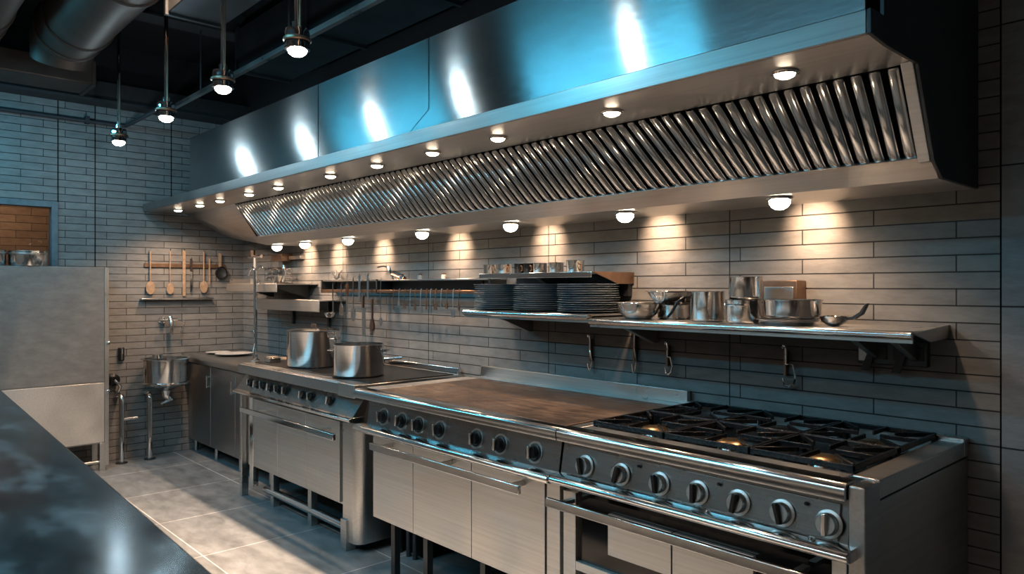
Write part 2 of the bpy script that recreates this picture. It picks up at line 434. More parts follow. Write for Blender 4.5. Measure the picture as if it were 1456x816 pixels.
for x, lb in PL:
    if p0 is None or x == -3.98: p0 = pendant(x, 1.54, 2.52, CZ if p0 is None else 3.005); p0['label'] = lb
    else: dup(p0, (x, 1.54, 2.52), lb)
# one more of the row, out of frame above; its reflection shows in the hood
q = dup(p0, (-1.96, 1.54, 2.52), 'pendant lamp seen only as the brightest reflection on the hood')

# ------------------------------------------------------------------ exhaust hood
hx0, hx1 = -6.70, -.756
hood = thing('exhaust_hood', 'long stainless exhaust hood spanning the wall above the three ranges', 'exhaust hood', (-3.7, 2.4, 1.77))
fy, fz0, fz1 = 1.915, 2.084, 2.148
c = MB()
c.box(hx0, hx1, fy, fy + .012, fz0, fz1)                       # fascia
c.box(hx0, hx1, fy + .012, 2.10, fz1 - .012, fz1)             # ledge
c.build('front_fascia', M['fascia'], hood, bevel=.003)
c = MB().box(hx0, hx1, fy + .012, 2.257, fz0, fz0 + .012)
c.build('light_soffit', M['hood'], hood)
c = MB().prism_x([(2.385, 1.83), (2.39, 1.828), (2.45, 1.771), (BY - .001, 1.771), (BY - .001, 1.785), (2.46, 1.785), (2.40, 1.84)], -5.50, hx1)
c.build('lower_lip', M['hood'], hood, bevel=.002)
# upper box
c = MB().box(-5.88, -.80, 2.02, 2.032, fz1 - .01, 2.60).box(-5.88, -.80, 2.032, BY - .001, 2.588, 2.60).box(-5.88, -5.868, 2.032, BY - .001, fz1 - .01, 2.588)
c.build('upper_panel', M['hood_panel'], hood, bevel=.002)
for x, z0 in ((-3.82, fz1), (-2.76, 2.268)):
    MB().box(x - .0012, x + .0012, 2.0185, 2.022, z0, 2.60).build('panel_seam', M['void'], hood)
MB().prism([(-2.7612, 2.268), (-2.7588, 2.268), (-2.929, 2.175), (-2.932, 2.175)], (0, 2.0185, 0), (1, 0, 0), (0, 0, 1), (0, .0035, 0)).build('panel_seam', M['void'], hood)
# right end plate
e = MB().prism_x([(fy, fz0), (fy, fz1), (2.00, fz1), (2.00, 2.72), (BY - .001, 2.72), (BY - .001, 1.771), (2.45, 1.771), (2.375, 1.82), (2.245, 2.075), (2.02, 2.075)], hx1, hx1 + .012)
e.build('end_plate', M['duct_grey'], hood, bevel=.002)
# bright folded edge beside the filters (right)
MB().prism_x([(2.235, 2.084), (2.262, 2.084), (2.405, 1.815), (2.378, 1.815)], hx1 - .035, hx1).build('edge_strip', M['hood'], hood, bevel=.003)
# left sloping closure
e = MB()
pts = [(-5.60, 2.257, 2.084), (-5.50, 2.39, 1.828), (-6.69, 2.257, 2.084), (-5.50, 2.45, 1.775), (-6.69, 2.62, 1.90), (-5.50, 2.79, 1.775), (-6.69, 2.79, 1.90)]
e.add(pts, [(0, 1, 2), (1, 3, 4, 2), (3, 5, 6, 4)])
e.build('end_slope', M['hood'], hood)
# filters
nm = 10; fx0, fx1 = -5.60, hx1 - .036
W = (fx1 - fx0) / nm
a = Vector((0, 2.257, 2.080)); b = Vector((0, 2.388, 1.832)); sl = (b - a); nrm = Vector((0, -(abs(sl.z)), -sl.y)).normalized()
nrm = Vector((0, sl.z, -sl.y)).normalized()
for i in range(nm):
    x0 = fx0 + i * W; x1 = x0 + W
    m = MB()
    k = 9; pitch = W / k
    for j in range(k):
        xc = x0 + (j + .5) * pitch; hw = pitch * .31
        prof = [(-hw, -.006), (-hw * .8, .003), (-hw * .35, .008), (hw * .35, .008), (hw * .8, .003), (hw, -.006)]
        rows = [(0.0, .0), (.03, 1), (.93, 1), (1.0, .25)]
        vs = []
        for tt, amp in rows:
            base = a + sl * tt
            for (px, pn) in prof:
                vs.append(base + Vector((xc + px + tt * .13 * min(1, max(0, (fx1 - xc) / .9)), 0, 0)) + nrm * (pn if amp == 1 else (-.006 + (pn + .006) * amp)))
        n_ = len(prof); fs = []
        for r_ in range(len(rows) - 1):
            for q_ in range(n_ - 1): fs.append((r_ * n_ + q_, r_ * n_ + q_ + 1, (r_ + 1) * n_ + q_ + 1, (r_ + 1) * n_ + q_))
        fs.append(tuple(range(n_))); fs.append(tuple(range((len(rows) - 1) * n_, len(rows) * n_))[::-1])
        m.add(vs, fs)
    f = m.build('baffle_filter', M['slat'], hood, sharp=60)
    bk = MB(); o1 = a - nrm * .02; o2 = b - nrm * .02
    bk.prism_x([(o1.y, o1.z), (o2.y, o2.z), (o2.y - nrm.y * .01, o2.z - nrm.z * .01), (o1.y - nrm.y * .01, o1.z - nrm.z * .01)], x0, x1)
    bk.build('filter_back', M['void'], f)
# downlights in the soffit
DL = [-6.33, -5.84, -5.43, -4.914, -4.46, -3.789, -3.30, -2.813, -2.346, -1.72, -1.057]
def spot(loc, target, energy, col, angle, blend=.6, rad=.02):
    l = bpy.data.lights.new('spot', 'SPOT'); l.energy = energy; l.color = col; l.spot_size = R(angle); l.spot_blend = blend; l.shadow_soft_size = rad
    o = bpy.data.objects.new('spot', l); COL.objects.link(o); o.location = loc
    o.rotation_euler = (Vector(target) - Vector(loc)).to_track_quat('-Z', 'Y').to_euler(); return o
def area(loc, target, energy, col, sx, sy):
    l = bpy.data.lights.new('area', 'AREA'); l.energy = energy; l.color = col; l.shape = 'RECTANGLE'; l.size = sx; l.size_y = sy
    o = bpy.data.objects.new('area', l); COL.objects.link(o); o.location = loc
    o.rotation_euler = (Vector(target) - Vector(loc)).to_track_quat('-Z', 'Y').to_euler(); return o
WARM = (1, .64, .40)
for x in DL:
    d = MB().lathe((x, 2.08, fz0), [(.030, .0), (.040, -.001), (.042, -.005), (.036, -.009), (.030, -.006)], 32).build('downlight', M['chrome'], hood)
    MB().lathe((x, 2.08, fz0), [(.031, -.004), (.028, -.012), (.016, -.018), (0, -.020)], 24).build('lens', M['warm_lens'], d)
    spot((x, 2.08, fz0 - .03), (x, 2.62 if x > -5.4 else 2.2, .6), 15 if x > -5.4 else 26, WARM, 72 if x > -5.4 else 150, .7, .03)
WL = [-5.43, -4.97, -4.355, -3.51, -2.745, -2.01, -1.30]
for x in WL:
    d = MB().lathe((x, 2.52, 1.771), [(.036, 0), (.046, -.003), (.046, -.010), (.036, -.014)], 32).build('bulkhead_light', M['chrome'], hood)
    MB().lathe((x, 2.52, 1.771), [(.038, -.010), (.037, -.024), (.028, -.038), (.014, -.046), (0, -.048)], 28).build('lens', M['warm_lens'], d)
    spot((x, 2.62, 1.745), (x, 2.80, 1.68), 11.0, WARM, 80, 1.0, .01)
    spot((x, 2.54, 1.715), (x, 2.70, 1.0), 13, WARM, 150, 1, .03)

# ------------------------------------------------------------------ ranges
def knob(parent, x, y, z, mat_body, mat_grip, r=.027, rot=0, bezel=True):
    k = MB().lathe((x, y, z), [(0, .0), (r * 1.25, 0), (r * 1.25, .004), (r, .006), (r, .02), (r * .86, .026), (0, .026)], 28, (0, -1, .15)).build('knob', mat_body, parent)
    ca, sa = math.cos(rot), math.sin(rot)
    m = MB(); hw, L = r * .24, r * .98
    m.prism([(-hw, -L), (hw, -L), (hw, L), (-hw, L)], (x, y - .025, z + .003), (ca, 0, sa), (-sa, 0, ca), (0, -.014, .002))
    m.build('grip', mat_grip, k, bevel=.003)
    return k

# ---- gas range
gx0, gx1 = -1.852, -.770
g = thing('gas_range', 'stainless gas range with six black burner grates, at the right end', 'range', ((gx0 + gx1) / 2, 2.36, 0))
MB().box(gx0 + .005, gx1 - .03, 1.99, 2.78, .12, .876).build('body', M['steel'], g)
MB().box(gx1 - .03, gx1 - .002, 2.045, 2.785, .10, .874).build('side_panel', M['steel_y'], g, bevel=.002)
MB().box(gx1 - .045, gx1, 1.945, 2.043, .10, .925).build('corner_post', M['steel_y'], g, bevel=.004)
# top deck ring
dk = MB()
dk.box(gx0, gx1, 2.745, 2.79, .88, .942)
dk.box(gx0, gx0 + .05, 2.0, 2.745, .88, .930).box(gx1 - .075, gx1, 2.043, 2.745, .88, .930).box(gx0 + .05, gx1 - .075, 2.0, 2.06, .88, .930)
dk.build('top_deck', M['steel'], g, bevel=.003)
def bullnose(x0, x1, y, z0, z1, depth=.07):
    h = (z1 - z0) / 2; pr = [(y + depth, z1), (y + h, z1)]
    for i in range(1, 8):
        an = math.pi / 2 + math.pi * i / 8 * .62
        pr.append((y + h + math.cos(an) * h, z1 - h + math.sin(an) * h))
    pr += [(y + .004, z0), (y + depth, z0)]
    return MB().prism_x(pr, x0, x1)
bullnose(gx0, gx1 - .047, 1.925, .886, .931, .075).build('front_rail', M['polish'], g, sharp=50)
MB().box(gx0 + .05, gx1 - .075, 2.06, 2.745, .884, .89).build('burner_pan', M['black'], g)
MB().prism_x([(1.972, .886), (1.985, .886), (1.985, .76), (1.948, .76)], gx0, gx1 - .047).build('control_panel', M['panel'], g)
kp = MB().prism_x([(1.961, .868), (1.972, .868), (1.955, .772), (1.942, .772)], gx0 + .03, gx1 - .07).build('knob_plate', M['panel'], g, bevel=.002)
GK = [-1.73, -1.57, -1.412, -1.27, -1.132, -.997, -.866]
for i, x in enumerate(GK): knob(g, x, 1.948, .812, M['steel'], M['black'] if i < 6 else M['polish'], .030, [.2, -.3, .15, 0, -.2, .25, 0][i])
for x in (-1.50, -1.20, -.93): MB().lathe((x, 1.951, .852), [(0, 0), (.006, 0), (.005, .003), (0, .004)], 12, (0, -1, 0)).build('indicator', M['black'], g)
bp = MB().prism_x([(1.950, .768), (1.990, .768), (1.990, .735), (1.90, .735), (1.885, .742), (1.88, .752), (1.886, .762), (1.90, .768)], gx0, gx1 - .02)
bp.build('bumper_rail', M['polish'], g, bevel=.004, sharp=60)
for x in (-1.22, -.9): MB().lathe((x, 1.92, .768), [(.010, 0), (.010, .004), (.006, .008), (0, .009)], 16).build('bolt', M['polish'], g)
# oven door
od = MB().box(gx0 + .012, gx0 + .072, 1.95, 1.99, .14, .705).box(gx1 - .09, gx1 - .05, 1.95, 1.99, .14, .735).box(gx0 + .072, gx1 - .09, 1.95, 1.99, .43, .462).box(gx0 + .072, gx1 - .09, 1.955, 1.99, .14, .41).build('oven_door', M['door'], g, bevel=.002)
MB().box(gx0 + .072, gx1 - .09, 1.968, 1.985, .462, .735).build('window', M['glass_black'], od)
MB().box(-1.63, -1.371, 1.949, 1.966, .524, .665).build('reflection_plate', M['door'], od, bevel=.0015)  # pale plates over the glass, standing in for a reflection in it
MB().box(-1.366, -1.086, 1.949, 1.966, .470, .665).build('reflection_plate', M['door'], od, bevel=.0015)
hd = MB().box(gx0 + .005, gx1 - .12, 1.863, 1.880, .660, .692).build('handle', M['polish'], od, bevel=.003)
for x in (gx0 + .06, gx1 - .16): MB().box(x - .01, x + .01, 1.88, 1.952, .67, .684).build('handle_bracket', M['steel'], hd)
for x in (gx0 + .05, gx1 - .06):
    for y in (2.02, 2.72): MB().cyl((x, y, 0), (x, y, .14), .02, seg=16).build('leg', M['steel'], g)
# grates and burners
gxs = [-1.80 + i * .3173 for i in range(4)]; gys = [2.062, 2.402, 2.742]
def bar(m, p, q, wd=.009, z0=.925, z1=.952):
    p = Vector((p[0], p[1], 0)); q = Vector((q[0], q[1], 0)); d = (q - p); L = d.length; d.normalize(); n = Vector((-d.y, d.x, 0))
    m.prism([(0, z0), (L, z0), (L, z1), (0, z1)], p - n * wd / 2, d, (0, 0, 1), n * wd)
for i in range(3):
    for j in range(2):
        x0, x1, y0, y1 = gxs[i] + .003, gxs[i + 1] - .003, gys[j] + .003, gys[j + 1] - .003
        cx, cy = (x0 + x1) / 2, (y0 + y1) / 2
        m = MB()
        for p, q in (((x0, y0 + .005), (x1, y0 + .005)), ((x0, y1 - .005), (x1, y1 - .005)), ((x0 + .005, y0), (x0 + .005, y1)), ((x1 - .005, y0), (x1 - .005, y1))): bar(m, p, q, .010, .932, .950)
        for k in range(8):
            an = math.pi / 4 * k + .0
            ca, sa = math.cos(an), math.sin(an)
            s_ = min((x1 - x0) / 2 / max(abs(ca), 1e-6), (y1 - y0) / 2 / max(abs(sa), 1e-6)) - .008
            bar(m, (cx + ca * (.035 if k % 2 == 0 else .085), cy + sa * (.035 if k % 2 == 0 else .085)), (cx + ca * s_, cy + sa * s_), .008, .938, .953)
        for (xx, yy) in ((x0, y0), (x1 - .014, y0), (x0, y1 - .014), (x1 - .014, y1 - .014)): m.box(xx, xx + .014, yy, yy + .014, .888, .951)
        m.build('burner_grate', M['iron'], g, bevel=.002)
        b = MB().lathe((cx, cy, .889), [(.0, 0), (.105, 0), (.118, .014), (.112, .014), (.09, .006), (.05, .006), (.045, .02), (.0, .02)], 36).build('burner', M['polish'] if j == 0 else M['duct_grey'], g)
        MB().lathe((cx, cy, .911), [(.048, 0), (.050, .008), (.040, .015), (.015, .017), (0, .017)], 32).build('burner_cap', M['brass'] if j == 0 or i == 2 else M['iron'], b)

# ---- griddle range
rx0, rx1 = -3.27, -1.858; rb0 = -3.13
g = thing('griddle_range', 'wide stainless range with a brown flat griddle top, middle of the row', 'range', ((rx0 + rx1) / 2, 2.36, 0))
MB().box(rb0, rx1 - .004, 1.975, 2.76, .30, .884).build('body', M['steel'], g)
MB().box(rx0 + .0, rx1, 1.99, 2.79, .884, .926).build('top_deck', M['steel'], g, bevel=.003)
MB().box(rx0 + .12, rx1 - .004, 1.985, 2.66, .926, .932).build('griddle_plate', M['griddle'], g, bevel=.002)
MB().box(rx0 + .006, rx0 + .112, 2.0, 2.66, .926, .931).build('side_ledge', M['door'], g, bevel=.002)
MB().box(rx0, rx1, 2.765, 2.79, .926, .985).build('backsplash', M['steel'], g, bevel=.002)
bullnose(rx0, rx1, 1.925, .886, .931, .065).build('front_rail', M['polish'], g, sharp=50)
MB().prism_x([(1.966, .886), (1.985, .886), (1.985, .75), (1.945, .75)], rb0 - .05, rx1 - .002).build('control_panel', M['panel'], g)
def xat(px, y):
    r = (px - 728) / 1043; return (-.7354 + .6777 * r) / (.6777 + .7354 * r) * y
for i, px in enumerate((543, 569, 593, 623, 675, 709, 758)):
    x = xat(px, 1.945)
    knob(g, x, 1.953, .815, M['black'], M['polish'], .026, [.1, -.15, 0, .1, 0, -.1, 0][i])
    MB().lathe((x, 1.955, .815), [(.034, 0), (.042, 0), (.042, .003), (.034, .003)], 28, (0, -1, .2)).build('bezel', M['steel'], g)
bp = MB().prism_x([(1.945, .765), (1.990, .765), (1.990, .728), (1.90, .728), (1.885, .735), (1.88, .747), (1.886, .759), (1.90, .765)], rb0 - .08, rx1 - .002)
bp.build('bumper_rail', M['polish'], g, bevel=.004, sharp=60)
xs = [rb0, -2.789, -2.367, -1.934]
for i in range(3):
    MB().box(xs[i] + .002, xs[i + 1] - .002, 1.95, 1.975, .312, .722).build('door', M['door'], g, bevel=.0015)
MB().box(-1.930, rx1 - .004, 1.955, 1.975, .20, .722).build('end_stile', M['door'], g, bevel=.0015)
hd = MB().box(-3.02, -1.985, 1.860, 1.876, .672, .706).build('handle', M['polish'], g, bevel=.003)
for x in (-2.96, -2.50, -2.05): MB().box(x - .01, x + .01, 1.876, 1.952, .682, .698).build('handle_bracket', M['steel'], hd)
for x in (-3.05, -2.78, -2.37, -1.95):
    for y in (2.03, 2.68): MB().box(x - .016, x + .016, y - .016, y + .016, 0, .302).build('leg', M['duct_grey'], g)
MB().box(rb0, rx1, 2.70, 2.72, .02, .30).build('recess_black_sheet', M['void'], g)  # black sheet added behind the legs to darken the open recess
# filler column in the gap left of it
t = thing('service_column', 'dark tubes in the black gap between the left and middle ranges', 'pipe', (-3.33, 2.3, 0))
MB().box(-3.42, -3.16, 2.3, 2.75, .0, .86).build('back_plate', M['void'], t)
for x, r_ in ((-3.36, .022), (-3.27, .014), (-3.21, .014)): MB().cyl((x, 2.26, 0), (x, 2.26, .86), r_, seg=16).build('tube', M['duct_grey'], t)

# ---- left range
ox0, ox1 = -5.03, -3.46; OY = 2.05
g = thing('oven_range', 'stainless oven range with dark hotplate top carrying the two big pots', 'range', ((ox0 + ox1) / 2, 2.4, 0))
MB().box(ox0 + .06, ox1 - .005, OY + .05, 2.76, .22, .855).build('body', M['steel'], g)
MB().box(ox0, ox1, OY + .02, 2.79, .855, .915).build('top_deck', M['steel'], g, bevel=.003)
MB().box(ox0 + .05, ox1 - .02, OY + .10, 2.73, .915, .921).build('hotplate', M['black'], g, bevel=.002)
MB().box(ox0, ox1 - .17, OY, OY + .02, .850, .912).build('front_fascia', M['steel_y'], g, bevel=.003)
MB().box(ox1 - .17, ox1 + .004, OY - .012, OY + .03, .845, .918).build('corner_block', M['steel'], g, bevel=.003)
MB().box(ox0 + .01, ox1 - .01, 2.755, 2.785, .915, .955).build('back_rail', M['polish'], g, bevel=.004)
MB().prism_x([(OY + .06, .85), (OY + .09, .85), (OY + .05, .745), (OY - .02, .745)], ox0 + .02, ox1).build('control_panel', M['panel'], g)
for px in (358, 367, 376, 386, 397, 408, 432, 444, 471):
    x = xat(px, OY + .02)
    knob(g, x, OY + .022, .797, M['black'], M['polish'], .023, random.uniform(-.3, .3))
MB().prism_x([(OY - .02, .745), (OY + .05, .745), (OY + .05, .70), (OY - .01, .712), (OY - .045, .722), (OY - .048, .737)], ox0 + .02, ox1 + .004).build('bumper_rail', M['polish'], g, bevel=.003)
xs = [-4.80, -4.43, -4.05, -3.65]
for i in range(3):
    MB().box(xs[i] + .002, xs[i + 1] - .002, OY + .01, OY + .05, .245, .695).build('door', M['door'], g, bevel=.0015)
hd = MB().box(-4.76, -3.53, OY - .10, OY - .08, .622, .657).build('handle', M['polish'], g, bevel=.003)
for x in (-4.6, -3.75): MB().box(x - .01, x + .01, OY - .08, OY + .012, .634, .648).build('handle_bracket', M['steel'], hd)
# right corner post, round fronted
pr = [(ox1 - .155, OY + .01)] + [(ox1 - .06 + math.sin(R(a_)) * .06, OY + .07 - math.cos(R(a_)) * .06) for a_ in range(0, 91, 10)] + [(ox1, OY + .30), (ox1 - .155, OY + .30)]
MB().prism(pr, (0, 0, .05), (1, 0, 0), (0, 1, 0), (0, 0, .65)).build('corner_post', M['steel'], g, sharp=50)
MB().box(ox1 - .158, ox1 - .10, OY - .004, OY + .06, 0, .17).build('leg', M['steel'], g, bevel=.003)
MB().box(ox0 + .01, ox0 + .04, OY + .01, OY + .06, .0, .70).build('leg', M['steel'], g, bevel=.003)
MB().box(-4.86, -4.805, OY + .01, OY + .05, .10, .70).build('left_stile', M['polish'], g, bevel=.003)
for x in (-4.62, -4.10): MB().box(x - .022, x + .022, OY + .06, OY + .10, 0, .24).build('leg', M['steel'], g)
MB().tube([(-4.75, OY + .08, .085), (ox1 - .13, OY + .08, .085)], .026, 16).build('foot_rail', M['polish'], g)
for x in (ox0 + .08, ox1 - .08): MB().box(x - .02, x + .02, 2.68, 2.72, 0, .24).build('leg', M['steel'], g)

# ---- left base cabinet
g = thing('base_cabinet', 'stainless base cabinet with two doors in the left corner', 'cabinet', (-5.9, 2.5, 0))
cy0 = 2.30
MB().box(-6.74, -5.10, cy0 + .015, 2.78, .10, .80).build('body', M['steel'], g)
bullnose(-6.745, -5.035, cy0 - .06, .80, .862, .54).build('worktop', M['steel'], g, sharp=50)
for a_, b_ in ((-6.735, -6.215), (-6.205, -5.70), (-5.69, -5.11)):
    d = MB().box(a_, b_, cy0, cy0 + .015, .11, .775).build('door', M['steel_y'], g, bevel=.002)
    MB().cyl((b_ - .03, cy0 - .02, .60), (b_ - .03, cy0 - .02, .70), .006, seg=10).cyl((b_ - .03, cy0 + .002, .61), (b_ - .03, cy0 - .02, .61), .004, seg=8).cyl((b_ - .03, cy0 + .002, .69), (b_ - .03, cy0 - .02, .69), .004, seg=8).build('door_handle', M['chrome'], d)
for x in (-6.68, -6.2, -5.7, -5.15):
    for y in (cy0 + .05, 2.72): MB().cyl((x, y, 0), (x, y, .10), .018, seg=14).build('leg', M['steel'], g)

# ---- foreground counter
ang = math.atan2(.62 - .508, -4.55 + 1.356)
ct = thing('prep_counter', 'dark stained steel prep counter in the left foreground', 'counter', (-3.2, .1, 0))
A = Vector((-1.356, .508)); B = Vector((-4.55, .62)); d = (B - A).normalized(); n_ = Vector((d.y, -d.x)); 
if n_.y > 0: n_ = -n_
P0 = A - d * .55; P1 = A + d * 3.75
def quad_box(p0, p1, n, w0, w1, z0, z1):
    m = MB(); c_ = [p0 + n * w0, p1 + n * w0, p1 + n * w1, p0 + n * w1]
    m.add([(q.x, q.y, z) for z in (z0, z1) for q in c_], [(0, 1, 2, 3), (4, 5, 6, 7), (0, 1, 5, 4), (1, 2, 6, 5), (2, 3, 7, 6), (3, 0, 4, 7)]); return m
quad_box(P0, P1, n_, 0, .95, .885, .92).build('countertop', M['counter'], ct, bevel=.006)
quad_box(P0 + d * .05, P1 - d * .05, n_, .06, .90, .10, .885).build('cabinet_body', M['steel'], ct)
for u in (.12, 1.5, 2.9, 4.15):
    for w_ in (.12, .82):
        q = P0 + d * u + n_ * w_; MB().cyl((q.x, q.y, 0), (q.x, q.y, .10), .02, seg=14).build('leg', M['steel'], ct)

# ---- tall cabinet
tx = -6.42
tc_ = thing('tall_cabinet', 'tall worn grey steel cabinet on legs at the left edge', 'cabinet', (tx - .15, 1.1, 0))
MB().box(tx - .28, tx - .004, .42, 1.565, .215, 1.60).build('body', M['cab'], tc_, bevel=.004)
MB().box(tx - .006, tx, .42, 1.553, .70, 1.597).build('upper_panel', M['cab'], tc_, bevel=.002)
MB().box(tx - .006, tx, .42, 1.553, .225, .692).build('lower_panel', M['door'], tc_, bevel=.002)
MB().box(tx - .010, tx + .004, 1.555, 1.585, .04, 1.60).build('corner_post', M['steel'], tc_, bevel=.002)
for (x, y) in ((tx - .02, 1.54), (tx - .02, .47), (tx - .26, 1.54), (tx - .26, .47)):
    MB().box(x - .02, x + .02, y - .02, y + .02, 0, .22).build('leg', M['steel'], tc_, bevel=.002)
MB().tube([(tx - .02, .47, .07), (tx - .02, 1.54, .07)], .012, 10).build('foot_rail', M['steel'], tc_)
for (y, z) in ((1.568, .62), (1.568, 1.0)):
    MB().lathe((tx + .004, y + .01, z), [(0, 0), (.012, 0), (.014, .01), (.008, .016), (0, .017)], 16, (1, 0, 0)).build('knob', M['chrome'], tc_)

# ------------------------------------------------------------------ cookware helpers
def vessel_prof(rb, rt, h, th=.003, rim=.004, round_=.012):
    return [(0, 0), (rb - round_, 0), (rb - round_ * .3, round_ * .3), (rb, round_), (rt, h - .006), (rt + rim, h - .002), (rt + rim, h), (rt - th, h), (rt - th, h - .01), (rb - th, round_ + th), (rb - round_ - th, th + .001), (0, th + .001)]
def pot(name, label, cat, loc, r, h, handles='loops', mat='pot', rt=None, ang=0, group=None):
    x, y, z = loc; rt = rt or r
    t = thing(name, label, cat, loc, group)
    MB().lathe(loc, vessel_prof(r, rt, h), 48).build('pot_body', M[mat], t, sharp=50)
    if handles == 'loops':
        for s_ in (0, math.pi):
            an = ang + s_; c_ = Vector((math.cos(an), math.sin(an), 0)); p_ = Vector((-c_.y, c_.x, 0)); b = Vector(loc) + Vector((0, 0, h * .80))
            pts = [b + c_ * (rt - .001) + p_ * .04, b + c_ * (rt + .03) + p_ * .036, b + c_ * (rt + .036) + p_ * .02, b + c_ * (rt + .036) - p_ * .02, b + c_ * (rt + .03) - p_ * .036, b + c_ * (rt - .001) - p_ * .04]
            MB().tube(pts, .0045, 8).build('handle', M['chrome'], t)
    if handles == 'long':
        c_ = Vector((math.cos(ang), math.sin(ang), 0)); b = Vector(loc) + Vector((0, 0, h * .88))
        MB().tube([b + c_ * (rt - .001), b + c_ * (rt + .05) + Vector((0, 0, .008)), b + c_ * (rt + .17) + Vector((0, 0, .022))], [.006, .009, .010], 10).build('handle', M['black' if mat == 'iron' else 'polish'], t)
    return t
def from_px(px, py, y=None, z=None):
    r = (px - 728) / 1043; dx, dy, u = -.7354 + .6777 * r, .6777 + .7354 * r, (408 - py) / 1043
    t = y / dy if y is not None else (z - H) / u
    return (dx * t, dy * t, H + u * t)

# big pots on the oven range
p = pot('stock_pot', 'tall steel stock pot with lid, further left of the two on the range', 'pot', (-4.47, 2.33, .921), .172, .235, 'loops', ang=R(200))
MB().lathe((-4.47, 2.33, 1.156), [(.178, .001), (.178, .006), (.12, .014), (0, .018)], 44).build('lid', M['polish'], p)
MB().tube([(-4.47 - .03, 2.33, 1.172), (-4.47 - .025, 2.33, 1.195), (-4.47 + .025, 2.33, 1.195), (-4.47 + .03, 2.33, 1.172)], .006, 8).build('lid_handle', M['copper'], p)
p = pot('stock_pot', 'shorter open steel pot on the range, nearer than the lidded stock pot', 'pot', (-3.80, 2.27, .921), .146, .188, 'loops', ang=R(40))
MB().lathe((-3.80, 2.27, .921), [(.146, .001), (.155, .0005), (.155, .0), (.1, 0)], 40).build('base_ring', M['black'], p)
pr = pot('frying_pan', 'small steel pan with a long handle behind the two big pots', 'pan', (-4.25, 2.60, .921), .12, .05, 'long', ang=R(20))
t = thing('metal_trivet', 'small bright metal block by the left side of the tall pot', 'trivet', (-4.86, 2.25, .921))
MB().box(-4.92, -4.83, 2.19, 2.27, .921, .955).build('block', M['polish'], t, bevel=.004)
MB().box(-4.91, -4.84, 2.20, 2.26, .955, .960).build('cap', M['wood'], t)

# plates and pan items on the left cabinet
t = tag(MB().lathe((-6.22, 2.50, .862), [(0, 0), (.07, 0), (.15, .014), (.152, .018), (.07, .006), (0, .006)], 36).build('platter', M['white'], None, loc=None), 'white oval platter lying on the left corner cabinet', 'plate')
t2 = tag(MB().lathe((-6.47, 2.46, .862), [(0, 0), (.06, 0), (.10, .012), (.102, .015), (.06, .005), (0, .005)], 32).build('small_plate', M['white']), 'small pale plate at the left end of the corner cabinet', 'plate')
t3 = tag(MB().box(-5.40, -5.28, 2.52, 2.60, .862, .90).build('cutting_block', M['wood'], bevel=.004), 'small pale wooden block on the corner cabinet by the tall pot', 'block')

# ------------------------------------------------------------------ wall shelves
def wall_shelf(name, label, x0, x1, y0, z, th=.028, brackets=(), lip=True, back=BY - .001):
    t = thing(name, label, 'shelf', ((x0 + x1) / 2, back, z))
    MB().box(x0, x1, y0 + .02, back, z - .008, z).build('shelf_board', M['steel'], t)
    if lip:
        m = MB().tube([(x0, y0 + .014, z - .013), (x1, y0 + .014, z - .013)], .014, 18); m.build('front_edge', M['polish'], t)
        MB().box(x0, x1, y0 + .016, y0 + .024, z - .038, z - .01).build('front_apron', M['steel'], t)
    for x in brackets:
        MB().prism_x([(back, z - .009), (y0 + .05, z - .009), (y0 + .05, z - .02), (back - .03, z - .12), (back, z - .12)], x - .012, x + .012).build('bracket', M['steel_y'], t, bevel=.002)
    return t
RS = wall_shelf('wall_shelf', 'long stainless wall shelf on the right, carrying bowls and pots', -2.163, -.835, 2.45, 1.305, brackets=(-2.05, -1.06, -.93))
MB().prism_x([(2.46, 1.30), (2.799, 1.315), (2.799, 1.27), (2.62, 1.265)], -.838, -.830).build('end_cap', M['steel_y'], RS)
LS = wall_shelf('wall_shelf', 'stainless wall shelf on the left, carrying the dark plate stacks', -3.05, -2.168, 2.45, 1.322, brackets=(-2.88,))
US = wall_shelf('wall_shelf', 'short upper steel shelf holding the row of small cups', -2.97, -2.19, 2.50, 1.512, brackets=(-2.6,), lip=False)
MB().box(-2.97, -2.19, 2.50, 2.508, 1.488, 1.514).build('front_edge', M['polish'], US, bevel=.002)
MB().prism([(0, 0), (.30, -.0), (.30, -.055), (.18, -.055)], (-2.185, 2.50, 1.514), (0, 1, 0), (0, 0, 1), (.006, 0, 0)).build('end_cap', M['copper'], US)
MB().box(-2.97, -2.19, 2.77, 2.799, 1.40, 1.50).build('back_plate', M['duct_grey'], US)

# cups on the upper shelf
cup0 = None
for i, px in enumerate((697, 718, 739, 752, 768, 791, 818)):
    x = xat(px, 2.60); r_ = .036 if i not in (2, 3) else .028
    lbs = ['small steel cup at the far left end of the upper shelf', 'second small cup from the left on the upper shelf', 'third small cup from the left, dark and narrow, on the upper shelf', 'dark narrow cup in the middle of the upper shelf row',
           'small cup right of the two dark narrow cups on the upper shelf', 'second small cup from the right on the upper shelf', 'largest small cup, at the right end of the upper shelf']
    c_ = thing('steel_cup', lbs[i], 'cup', (x, 2.60, 1.512), 'small cups on the upper shelf')
    sc_ = (1.15 if i == 6 else 1)
    MB().lathe((x, 2.60, 1.512), vessel_prof(r_ * sc_, r_ * sc_ * 1.03, .052 * sc_, .002, .002, .006), 28).build('cup_body', M['polish'] if i not in (2, 3) else M['iron'], c_)
    MB().tube([(x + r_ * sc_ * .9, 2.585, 1.552), (x + r_ * sc_ + .016, 2.575, 1.550), (x + r_ * sc_ + .018, 2.575, 1.530), (x + r_ * sc_ * .9, 2.585, 1.524)], .0035, 8).build('handle', M['copper'], c_)

